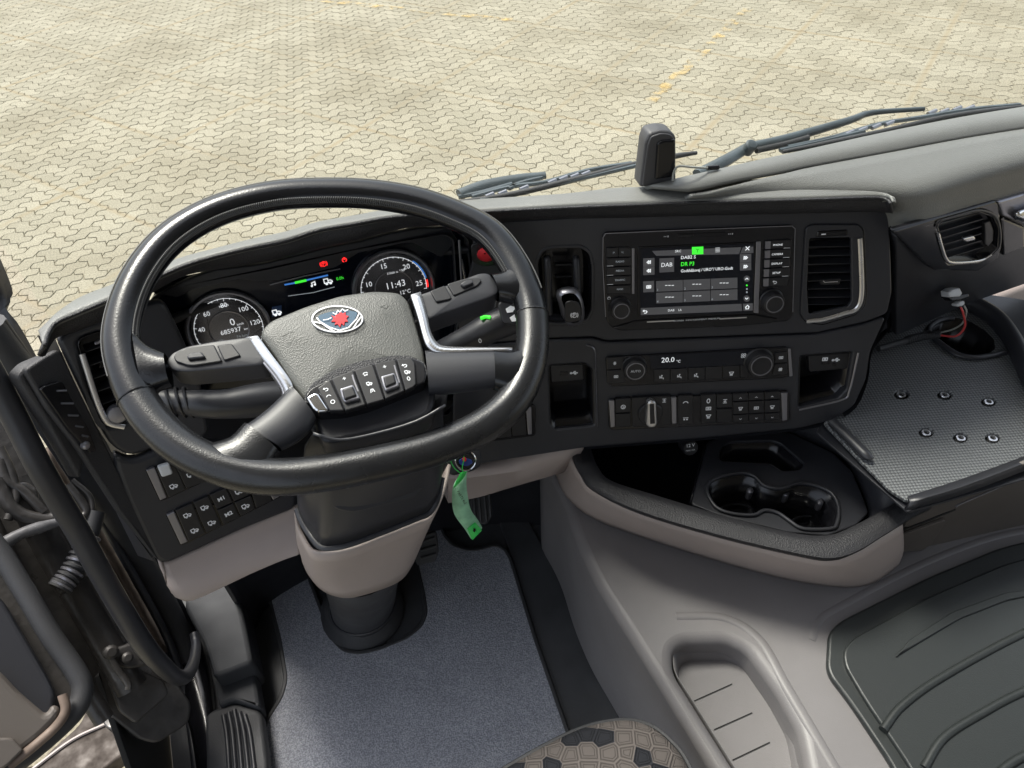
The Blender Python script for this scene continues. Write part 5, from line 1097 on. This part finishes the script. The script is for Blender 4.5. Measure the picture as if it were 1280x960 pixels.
tube('well_rim', [S.hit(x, y, .002) for x, y in ks_([(430, 530), (450, 480), (540, 425), (650, 410)])], .005, 'plastic', sh, flat=.8); tube('well_rim', [S.hit(x, y, .004) for x, y in ks_([(480, 590), (560, 650), (680, 730), (830, 760), (980, 745), (1115, 712)])], .005, 'plastic', sh, flat=.8)
# rails of the shelf
tube('side_rail', [S.hit(x, y, .012) for x, y in [(1192, 374), (1215, 380), (1245, 398), (1266, 425), (1284, 462), (1310, 520), (1350, 590)]], .013, 'plastic', sh, seg=12, flat=1.2)
loft('front_rail', [[S.hit(x, y, .003) for x, y in [(1134, 623), (1200, 602), (1290, 569), (1400, 526)]], [S.hit(x, y, .005) for x, y in [(1136, 628), (1200, 609), (1290, 575), (1400, 531)]], [S.hit(x, y, -.004) for x, y in [(1130, 636), (1200, 616), (1290, 582), (1400, 538)]]], 'plastic', sh, n=3, thick=.004, ang=80)
tube('left_bar', [S.hit(x, y, .008) for x, y in [(1040, 527), (1062, 548), (1082, 568), (1090, 574)]], [.008, .008, .008, .004], 'plastic', sh, seg=10, flat=.8)
# card slot in front of the shelf
plate('slot_housing', S, ks_([(90, 340), (180, 300), (470, 215), (560, 290), (500, 335), (200, 430), (100, 470)]), .02, 'dev_black', sh, .022, .003, .002)
for q in ([(285, 350), (320, 340)], [(360, 325), (400, 312)]): ribbons('slot_contact', S, [ks_(q)], .003, 'silver', sh, .0225)
# drawer front below the shelf
dr = thing('glovebox', 'brown-grey glovebox front with a pull grip under the shelf edge', 'glovebox', at(1200, 640, -.93))
F_dr = face(at(1200, 650, -.93), 12, -4)
kq = K(1020, 500, 4.8)
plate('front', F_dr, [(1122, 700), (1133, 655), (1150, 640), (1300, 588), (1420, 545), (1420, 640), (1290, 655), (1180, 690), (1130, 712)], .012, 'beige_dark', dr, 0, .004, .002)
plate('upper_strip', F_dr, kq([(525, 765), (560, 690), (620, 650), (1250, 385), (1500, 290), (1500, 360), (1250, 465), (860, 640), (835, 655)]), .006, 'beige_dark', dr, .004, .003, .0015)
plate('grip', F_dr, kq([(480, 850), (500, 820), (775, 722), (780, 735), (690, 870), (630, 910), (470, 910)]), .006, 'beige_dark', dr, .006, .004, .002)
tube('grip_groove', [F_dr.hit(*q, .001) for q in kq([(500, 785), (640, 735), (835, 655)])], .0018, 'under', dr, seg=6)
tube('trim_line', [F_dr.hit(*q, .005) for q in kq([(840, 640), (870, 622), (1050, 545), (1250, 458), (1500, 350)])], .0015, 'satin', dr, seg=6)

# ================================================================ PASSENGER SIDE DASH
pd = thing('passenger_dashboard', 'dark passenger-side dashboard face below the top moulding, which has sky light in its colour', 'dashboard', F_pas.hit(1200, 320))
plate('panel', F_pas, [(1120, 296), (1290, 246), (1420, 212), (1420, 330), (1290, 352), (1210, 380), (1120, 420)], .012, 'plastic', pd, -.014, .004, .002)
tp = K(1100, 230, 7.111)
ptrim = tp([(118, 425), (500, 312), (1030, 158), (1060, 165), (1075, 290), (1088, 560), (1055, 655), (870, 778), (480, 772), (400, 725)])
pvent = [(1171.7, 283), (1179, 276), (1223.8, 264.5), (1242, 271), (1248.5, 286), (1247, 308.8), (1226.6, 327), (1187, 330), (1183, 325.6)]
plate('vent_panel', F_pas, ptrim, .010, 'plastic_gloss', pd, .0, .003, .003, [pvent], .003)
pv = thing('air_vent', 'passenger air vent with a bright lower edge set in a glossy brown-black panel', 'air vent', F_pas.hit(1210, 295), 'dashboard air vents')
tray('duct', F_pas, pvent, .05, 'dev_black', pv, 0, .003, .9)
for i in range(5):
    y = 290+i*8.2; x0 = 1175+i*2; a, b_ = F_pas.hit(x0, y, -.006), F_pas.hit(1229, y-.29*(1229-x0), -.006); V = [a, b_, b_-F_pas.n*.012, a-F_pas.n*.012]; V += [v+F_pas.v*.0016 for v in V]
    mesh_obj('slat', V, [(0, 1, 2, 3), (7, 6, 5, 4), (0, 4, 5, 1), (1, 5, 6, 2), (2, 6, 7, 3), (3, 7, 4, 0)], 'plastic', pv, False)
plate('thumb_wheel', F_pas, tp([(930, 350), (985, 330), (1015, 420), (1010, 500), (960, 560), (930, 540)]), .006, 'button', pv, -.002, .002, .002)
plate('vane_handle', F_pas, tp([(745, 490), (840, 466), (852, 480), (845, 500), (770, 520), (750, 512)]), .005, 'silver', pv, .0, .002, .002)
tube('edge_strip', [F_pas.hit(*q, .002) for q in tp([(518, 440), (550, 560), (590, 670), (640, 700), (760, 700), (900, 680), (990, 628)])], .0022, 'silver', pv, flat=.6, upv=F_pas.n)
tube('edge_strip', [F_pas.hit(*q, .002) for q in tp([(505, 390), (520, 345), (560, 322), (720, 275), (880, 235), (1010, 275), (1062, 370), (1066, 540), (1000, 630)])], .0016, 'plastic', pv, flat=.6, upv=F_pas.n)
plate('decor_strip', F_pas, tp([(1052, 165), (1280, 98), (1600, 10), (1600, 480), (1280, 368), (1170, 318), (1085, 285)]), .010, 'satin', pd, .001, .003, .003, label='pale glossy upper decor strip')
plate('decor_strip', F_pas, tp([(1085, 300), (1165, 330), (1280, 382), (1600, 500), (1600, 500), (1280, 570), (1092, 640)]), .010, 'plastic_gloss', pd, .001, .003, .003)
loft('grab_recess', [[F_pas.hit(*q, .006) for q in tp([(1185, 300), (1210, 250), (1300, 215), (1500, 150)])], [F_pas.hit(*q, .002) for q in tp([(1190, 310), (1240, 320), (1320, 340), (1500, 350)])]], 'chrome', pd, n=3, thick=.003)
# beige side lining at the far right
sl2 = thing('side_lining', 'grey-beige lining panel beyond the shelf at the right edge', 'lining panel', at(1260, 400, -.75))
r_top = [at(x, y, -.86) for x, y in [(1205, 381), (1235, 368), (1290, 347), (1400, 310)]]; 
loft('panel', [r_top, [p+np.array([0, -.012, -.012]) for p in r_top], [p+np.array([.03, -.03, -.2]) for p in r_top]], 'beige', sl2, n=3, thick=.004, ang=80)

# wiring harness with its white plug
ha = thing('wiring_harness', 'loose black wiring harness with red and grey wires ending in a white plug', 'cable', S.hit(1160, 415))
hp = [S.hit(x, y, h) for x, y, h in [(1098, 436, .012), (1125, 428, .012), (1150, 421, .014), (1175, 418, .018)]]
tube('sleeve', hp, .0052, 'rubber', ha, seg=12)
for i in range(16):
    t = .45+i*.035; q = cr_spline(hp, 20); p = q[int(t*(len(q)-1))]; p2 = q[min(len(q)-1, int(t*(len(q)-1))+1)]; d = (p2-p)/np.linalg.norm(p2-p); s_ = np.cross(d, [0, 0, 1]); s_ /= np.linalg.norm(s_)
    tube('sleeve_ring', [p+s_*math.cos(a)*.0062+np.array([0, 0, math.sin(a)*.0062]) for a in np.linspace(0, 2*math.pi, 13)[:-1]], .0011, 'rubber', ha, seg=5, closed=True, spl=False)
tube('wire', [S.hit(x, y, h) for x, y, h in [(1174, 419, .018), (1195, 420, .03), (1206, 408, .05), (1204, 392, .08), (1201, 384, .09)]], .0016, 'wire_red', ha, seg=8)
tube('wire', [S.hit(x, y, h) for x, y, h in [(1174, 416, .018), (1190, 412, .03), (1203, 404, .05), (1208, 390, .08), (1205, 382, .09)]], .0013, 'wire_grey', ha, seg=8)
F_pl = face(S.hit(1198, 370, .10), 10, 30)
plate('plug', F_pl, ks_([(612, 180), (650, 155), (712, 142), (735, 190), (715, 218), (620, 228)]), .018, 'white_plastic', ha, .010, .001, .002)
plate('plug_collar', F_pl, ks_([(610, 228), (690, 205), (790, 190), (800, 220), (720, 250), (640, 262)]), .016, 'dev_black', ha, .0, .001, .002)
plate('plug', F_pl, ks_([(678, 290), (730, 258), (752, 258), (758, 285), (735, 305), (690, 310)]), .012, 'white_plastic', ha, .002, .001, .002)

# ================================================================ TOLL BOX AND ITS CABLE
tb = thing('windscreen_transponder', 'upright black transponder box standing on the windscreen side of the dashboard', 'transponder', at(820, 230, -.45))
F_tb = face(at(822, 231, -.452), 12, 0)
kt4 = K(700, 60, 5.333)
plate('case', F_tb, [(800, 235), (807, 178), (812, 167), (826, 163.5), (839, 164.5), (845.5, 171), (845.5, 228)], .026, 'dev_grey', tb, -.001, .004, .004)
plate('case_back', F_tb, [(803, 233), (810, 181), (814, 171), (826, 167), (838, 168), (843, 173), (843, 226)], .004, 'dev_grey', tb, .0008, .003, .0015)
plate('front_cover', F_tb, kt4([(635, 880), (650, 640), (680, 620), (770, 612), (775, 700), (770, 860)]), .006, 'dev_black', tb, .004, .002, .003)
cb = thing('transponder_cable', 'thin grey cable running from the transponder box to the wiper motor side', 'cable', at(850, 215, -.44))
tube('lead', [at(841, 226, -.445), at(842, 216, -.435), at(848, 208, -.425), at(865, 209, -.43), at(885, 210, -.44)], .0014, 'wire_grey', cb, seg=8)
tube('plug', [at(884, 210, -.44), at(898, 209, -.442)], .003, 'dev_black', cb, seg=8, spl=False)

# ================================================================ WIPERS (outside the glass)
def wiper(lbl, P, zf, arm_, links, slots):
    t = thing('windscreen_wiper', lbl, 'wiper', zf(*P[0])); tube('blade_rubber', [zf(*p) for p in P], [.003]+[.0045]*4+[.003], 'rubber', t, seg=8, n=4)
    tube('arm', [zf(*p) for p in arm_], [.010, .011, .009, .007, .006][:max(2, len(arm_))], 'wiper', t, seg=8, flat=.7, n=4)
    for L_ in links: tube('bridge', [zf(*p) for p in L_], .0045, 'wiper', t, seg=6, n=3, flat=.7)
    for (x, y) in slots: tube('claw', [zf(x-5, y+3.2), zf(x+5, y-1)], .0032, 'satin', t, seg=6, spl=False)
    return t
gz = .11
def zf1(x, y): return at(x, y, -.47-(700-x)*.00004)+0
def zfw(d): return lambda x, y: (lambda p: p)(at(x, y, d))
wiper('left windscreen wiper lying above the centre of the dashboard', [(575, 252), (640, 243), (720, 224), (790, 206), (845, 195), (871, 191)], zfw(-.54), [(574, 243), (605, 232), (650, 223), (682, 219)], [[(590, 246), (640, 233), (680, 228), (735, 213), (790, 204)], [(600, 250), (660, 238), (740, 220), (800, 206)], [(636, 236), (650, 229), (678, 222)], [(573, 246), (600, 241), (640, 230)]], [(612, 243), (628, 240), (655, 234), (690, 226), (704, 222), (718, 219), (732, 216)])
wiper('right windscreen wiper with a bent grey arm above the passenger side', [(978, 190), (1040, 178), (1110, 163), (1180, 147), (1240, 138), (1300, 131)], zfw(-.52), [(872, 218), (905, 202), (935, 184), (940, 180)], [[(985, 184), (1040, 172), (1100, 155), (1150, 147), (1210, 137), (1275, 131)], [(1055, 152), (1090, 142), (1120, 138), (1155, 136)], [(975, 188), (1020, 178), (1080, 164)]], [(1062, 165), (1078, 161), (1095, 157), (1112, 153), (1165, 139), (1180, 138), (1196, 135), (1212, 134)])
w2 = thing('wiper_arm', 'long straight grey arm of the right wiper rising from its knuckle', 'wiper', at(940, 182, -.52))
tube('arm', [at(x, y, -.515) for x, y in [(938, 184), (985, 173), (1060, 151), (1090, 141), (1155, 136)]], [.0085, .008, .0065, .005, .004], 'wiper', w2, seg=8, flat=.9)
tube('spring', [at(x, y, -.518) for x, y in [(945, 188), (985, 179), (1010, 172)]], .005, 'rubber', w2, seg=8)
lathe('knuckle', face(at(938, 183, -.51), 0, 60), (0, 0), [(.009, -.012), (.0095, .004), (.007, .007), (.003, .008)], 'wiper', w2, 16)

# ================================================================ FOOTWELL
def pedal(lbl, cx, cy, z_, pts, ribs):
    F_ = face(at(cx, cy, z_), 0, 35); t = thing('pedal', lbl, 'pedal', at(cx, cy, z_)); plate('pad', F_, pts, .014, 'rubber', t, 0, .006, .003)
    for r_ in ribs: tube('rib', [F_.hit(*q, .002) for q in r_], .003, 'rubber', t, seg=6)
pedal('black ribbed accelerator pedal right of the green key tag', 606, 640, -1.14, [(588, 618), (612, 614), (616, 646), (608, 657), (596, 654), (588, 640)], [[(592, 622), (594, 650)], [(598, 620), (601, 653)], [(605, 618), (608, 652)], [(611, 617), (613, 645)]])
pedal('worn black brake pedal beside the steering column foot', 535, 685, -1.15, [(522, 672), (546, 664), (549, 688), (545, 702), (522, 708), (518, 700)], [[(526, 678), (543, 672)], [(526, 688), (545, 682)], [(526, 698), (545, 692)]])
kf = K(0, 640, 3)
fr_ = thing('footrest', 'dark grey moulded footrest box between the door sill and the mat', 'footrest', at(280, 800, -1.2))
F_fr = level(285, 790, -1.20); F_f2 = level(290, 860, -1.24)
plate('top', F_fr, kf([(690, 360), (700, 250), (880, 225), (915, 400), (948, 565), (800, 622), (765, 500)]), .09, 'rubber_mould', fr_, 0, .012, .008)
plate('step', F_f2, kf([(800, 628), (948, 572), (975, 735), (870, 705), (820, 730)]), .05, 'rubber_mould', fr_, 0, .008, .006)
sg = thing('sill_plate', 'ridged black sill plate at the driver door', 'sill plate', at(295, 920, -1.25))
F_sg = level(295, 920, -1.25)
plate('plate', F_sg, kf([(768, 765), (800, 740), (880, 715), (980, 745), (1000, 900), (1015, 1100), (775, 1100)]), .03, 'rubber', sg, 0, .012, .006)
for i in range(5):
    x = 838+i*20; tube('ridge', [F_sg.hit(*q, .001) for q in kf([(x, 762-(2-abs(2-i))*10), (x+14+i*2, 850), (x+28+i*5, 1080)])], .0042, 'plastic', sg, seg=8, flat=.8)

# ================================================================ DOOR OPENING, LEFT OF THE DASHBOARD
def XX(pts, x): return [atx(px, py, x) for px, py in pts]
gr = thing('grab_rail', 'long black grab rail with a hooked lower end beside the open door', 'grab handle', atx(207, 840, -.31))
tube('bar', XX([(-40, 415), (0, 487), (25, 535), (47, 579), (75, 627), (98, 665), (118, 702), (150, 758), (180, 806), (203, 832), (220, 846), (233, 845), (242, 828), (245, 806), (243, 792)], -.30), [.0135]*9+[.0125, .0115, .0105, .009, .008, .008], 'plastic', gr, seg=16, n=4)
ds = thing('door_seal', 'black rubber door seal strip running down beside the dashboard', 'door seal', atx(160, 650, -.33))
Lr = [(0, 400), (40, 458), (80, 522), (118, 580), (150, 632), (195, 705), (240, 790), (268, 880), (290, 1000)]
tube('bulb', XX([(x-14, y+4) for x, y in Lr], -.345), .020, 'rubber', ds, seg=12, n=4)
tube('inner_lip', XX([(x+2, y) for x, y in Lr], -.33), .006, 'plastic', ds, seg=8, n=4)
tube('outer_lip', XX([(-10, 440), (60, 548), (100, 610), (130, 655), (170, 725), (210, 800), (232, 870), (250, 1000)], -.36), .007, 'plastic', ds, seg=8, n=4)
jb = thing('door_jamb', 'dusty brown metal door jamb strip with a bolt behind the grab rail', 'door jamb', atx(140, 690, -.38))
loft('strip', [XX([(60, 560), (90, 615), (112, 655), (145, 712), (180, 775), (204, 815)], -.38), XX([(75, 560), (105, 612), (128, 650), (160, 705), (196, 775), (216, 815)], -.375)], 'metal_dusty', jb, n=4, thick=.004)
F_jb = Fr(atx(118, 652, -.37), [0, -1, 0], [0, 0, 1], [1, 0, 0]); F_jb.n = np.cross(F_jb.u, F_jb.v)
lathe('bolt', Fr(atx(119, 652, -.372), [0, 1, 0], [0, 0, 1], [1, 0, 0]), (0, 0), [(.007, 0), (.007, .004), (.004, .006)], 'satin', jb, 10)
pl_ = thing('pillar_trim', 'black windscreen pillar trim at the left edge', 'pillar trim', atx(10, 420, -.36))
loft('cover', [XX([(-30, 300), (0, 362), (7, 385), (12, 405), (38, 455)], -.355), XX([(-60, 320), (-20, 372), (-8, 400), (0, 425), (24, 470)], -.37)], 'plastic', pl_, n=4, thick=.02)
cr2 = thing('cowl_corner', 'grainy black moulding between the pillar and the side vent', 'trim', F_end.hit(50, 470))
plate('moulding', F_end.off(-.012), [(22, 470), (36, 455), (62, 444), (90, 470), (110, 560), (100, 600), (60, 530)], .02, 'plastic_soft', cr2, 0, .006, .004)
# body side and the space behind the open door
F_bd = face(far(70, 760, 1.25), -38, 42)
bs = thing('body_side', 'black lower body side with hinge hardware seen through the door gap', 'body panel', F_bd.hit(80, 760))
plate('backing', F_bd, [(-200, 420), (-5, 455), (50, 575), (120, 690), (205, 830), (240, 880), (236, 905), (196, 930), (175, 925), (150, 905), (100, 870), (40, 800), (-200, 760)], .03, 'metal_dark', bs, -.05, .01, .004)
tube('fold', [F_bd.hit(x, y, -.03) for x, y in [(20, 600), (60, 680), (95, 740), (130, 800), (165, 860)]], .022, 'metal_dark', bs, seg=10)
tube('fold', [F_bd.hit(x, y, -.03) for x, y in [(-20, 640), (30, 740), (85, 830), (130, 900)]], .014, 'metal_dark', bs, seg=10)
plate('inner_plate', F_bd, [(85, 725), (118, 715), (150, 790), (160, 800), (150, 815), (120, 800)], .012, 'metal_dark', bs, -.02, .006, .003)
plate('inner_plate', F_bd, [(135, 850), (160, 830), (205, 850), (212, 868), (170, 905), (150, 890)], .012, 'metal_dark', bs, -.03, .006, .003)
hb = thing('door_check_strap', 'greasy black hinge bracket with bolts under the grab rail', 'bracket', F_bd.hit(165, 818))
plate('bracket', F_bd, [(140, 812), (168, 802), (200, 818), (196, 830), (162, 836), (145, 832)], .02, 'metal_dark', hb, .004, .004, .004)
for x, y, r_ in ((138, 815, .010), (158, 822, .008), (180, 820, .007)): lathe('bolt', F_bd, F_bd.uv(x, y, .004), [(r_, 0), (r_, .012), (r_*.6, .015)], 'metal_dark', hb, 12)
tube('rod', [F_bd.hit(x, y, .008) for x, y in [(138, 820), (148, 838), (160, 855), (160, 862)]], .005, 'metal_dark', hb)
hs_ = thing('corrugated_hose', 'black corrugated cable hose bending down behind the grab rail', 'hose', F_bd.hit(88, 715))
hq = cr_spline([F_bd.hit(x, y, .01) for x, y in [(120, 640), (112, 668), (103, 690), (92, 712), (80, 728), (74, 736)]], 12)
tube('hose', hq, .013, 'rubber', hs_, spl=False, seg=10)
for i in range(14, len(hq)-2, 4):
    d = hq[i+1]-hq[i-1]; d /= np.linalg.norm(d); s_ = np.cross(d, F_bd.n); s_ /= np.linalg.norm(s_); s2_ = np.cross(d, s_)
    tube('hose_ring', [hq[i]+(s_*math.cos(a)+s2_*math.sin(a))*.0145 for a in np.linspace(0, 2*math.pi, 13)[:-1]], .0026, 'satin' if i % 8 == 6 else 'rubber', hs_, seg=5, closed=True, spl=False)
tube('end', [F_bd.hit(x, y, .01) for x, y in [(84, 722), (76, 734), (70, 738)]], .010, 'metal_dark', hs_)
pp = thing('plastic_pipe', 'translucent grey wrapped pipe crossing the door gap at the left edge', 'pipe', F_bd.hit(40, 665))
tube('pipe', [F_bd.hit(x, y, .02) for x, y in [(-30, 692), (0, 682), (25, 668), (50, 659), (80, 650)]], [.009, .010, .008, .009, .006], 'pipe_grey', pp, n=5)
cbx = thing('cable_bundle', 'tangle of black cables and fittings by the upper door gap', 'cables', F_bd.hit(30, 620))
for P, r_ in (([(0, 560), (14, 590), (20, 620), (10, 650)], .006), ([(0, 575), (8, 600), (30, 615), (55, 640)], .007), ([(-5, 600), (20, 640), (60, 650), (78, 640)], .010), ([(85, 605), (100, 625), (108, 640), (96, 652)], .006), ([(90, 600), (112, 620), (115, 640), (108, 648)], .004)): tube('cable', [F_bd.hit(x, y, .015) for x, y in P], r_, 'metal_dark', cbx, seg=8)
plate('fitting', F_bd, [(5, 612), (30, 600), (48, 610), (52, 640), (30, 652), (8, 640)], .03, 'metal_dark', cbx, .01, .008, .006)
# open door, lower left
F_do = face(far(40, 860, 1.18), -40, 50)
dr2 = thing('cab_door', 'open driver door with grey-beige lining and thick black rubber edge at the lower left', 'door', F_do.hit(40, 870))
plate('door_frame', F_do, [(-120, 600), (0, 680), (30, 730), (62, 790), (95, 840), (106, 862), (100, 895), (60, 940), (0, 985), (-120, 1000)], .04, 'metal_dark', dr2, -.012, .02, .006)
tube('rubber_edge', [F_do.hit(x, y, .0) for x, y in [(-40, 640), (0, 690), (30, 738), (62, 792), (94, 838), (103, 862), (94, 888), (62, 920), (28, 946), (-20, 975)]], .013, 'rubber', dr2, seg=12)
plate('inner_black', F_do, [(-120, 700), (0, 742), (28, 790), (62, 848), (72, 872), (60, 905), (20, 935), (-120, 1000)], .02, 'plastic', dr2, .006, .02, .006)
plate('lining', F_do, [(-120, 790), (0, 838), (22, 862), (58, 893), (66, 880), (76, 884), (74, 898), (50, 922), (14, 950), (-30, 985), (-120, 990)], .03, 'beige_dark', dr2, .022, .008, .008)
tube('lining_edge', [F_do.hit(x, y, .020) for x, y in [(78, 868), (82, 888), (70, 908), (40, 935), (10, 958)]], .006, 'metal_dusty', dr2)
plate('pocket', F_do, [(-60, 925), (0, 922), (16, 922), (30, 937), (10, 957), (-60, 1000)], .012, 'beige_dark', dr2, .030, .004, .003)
# step and arch
stp = thing('entry_step', 'dusty black entry step panel under the door opening', 'step', at(130, 915, -1.75))
F_st = level(130, 915, -1.75)
plate('tread', F_st, [(20, 985), (60, 940), (100, 905), (110, 880), (150, 880), (172, 900), (180, 935), (150, 945), (95, 990), (60, 1020)],   .05, 'step_dirt', stp, 0, .02, .006)
tube('edge_line', [F_st.hit(x, y, .004) for x, y in [(40, 962), (90, 925), (132, 905)]], .004, 'beige', stp, seg=6)
plate('bracket_plate', F_st, [(108, 862), (118, 850), (152, 905), (150, 915), (132, 910)], .03, 'metal_dark', stp, .05, .01, .004)
ar = thing('wheel_arch', 'smooth grey-black wheel arch moulding beside the sill', 'wheel arch', at(215, 920, -1.6))
F_ar = face(at(215, 920, -1.55), -40, 55)
dome('moulding', F_ar, [(172, 925), (178, 900), (196, 888), (215, 872), (232, 868), (250, 900), (262, 1010), (205, 1010), (200, 940), (185, 935)], .06, .0, 'plastic', ar, .02, .012, 4, .012)
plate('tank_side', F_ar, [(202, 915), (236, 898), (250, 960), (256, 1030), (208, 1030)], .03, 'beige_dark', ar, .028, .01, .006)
ss_ = thing('sill_step', 'glossy dark door sill edge beside the footrest', 'sill', at(245, 880, FL))
loft('sill', [[at(x, y, FL+.02) for x, y in [(196, 800), (218, 850), (238, 915), (252, 1010)]], [at(x, y, FL+.035) for x, y in [(214, 800), (236, 850), (254, 915), (268, 1010)]], [at(x, y, FL+.03) for x, y in [(240, 790), (258, 850), (268, 915), (282, 1010)]], [at(x, y, FL) for x, y in [(252, 790), (266, 850), (274, 915), (290, 1010)]]], 'plastic_gloss', ss_, n=4, nr=3, thick=.01)

# ================================================================ SEAT
se = thing('driver_seat', 'corner of the driver seat cushion in patterned grey fabric', 'seat', at(780, 960, -.90))
Sp = [(530, 1010), (618, 956), (685, 918), (735, 896), (782, 888), (815, 895), (842, 915), (864, 944), (890, 1010)]
zz_ = -.86
rows = []
cen = at(740, 1040, zz_)
edge_ = cr_spline([at(x, y, zz_) for x, y in Sp], 5)
for s, dz in ((1.0, -.16), (1.0, -.05), (.985, -.028), (.94, -.01), (.86, .0), (.6, .008), (.2, .01)):
    rows.append([cen+(p-cen)*np.array([s, s, 1])+np.array([0, 0, dz-(0 if s > .9 else 0)]) for p in edge_])
loft('cushion', rows, 'seat_fabric', se, n=1, ang=80)
tube('piping', [p+np.array([0, 0, -.03])+(p-cen)*.004 for p in edge_], .003, 'rubber', se, seg=6, spl=False)
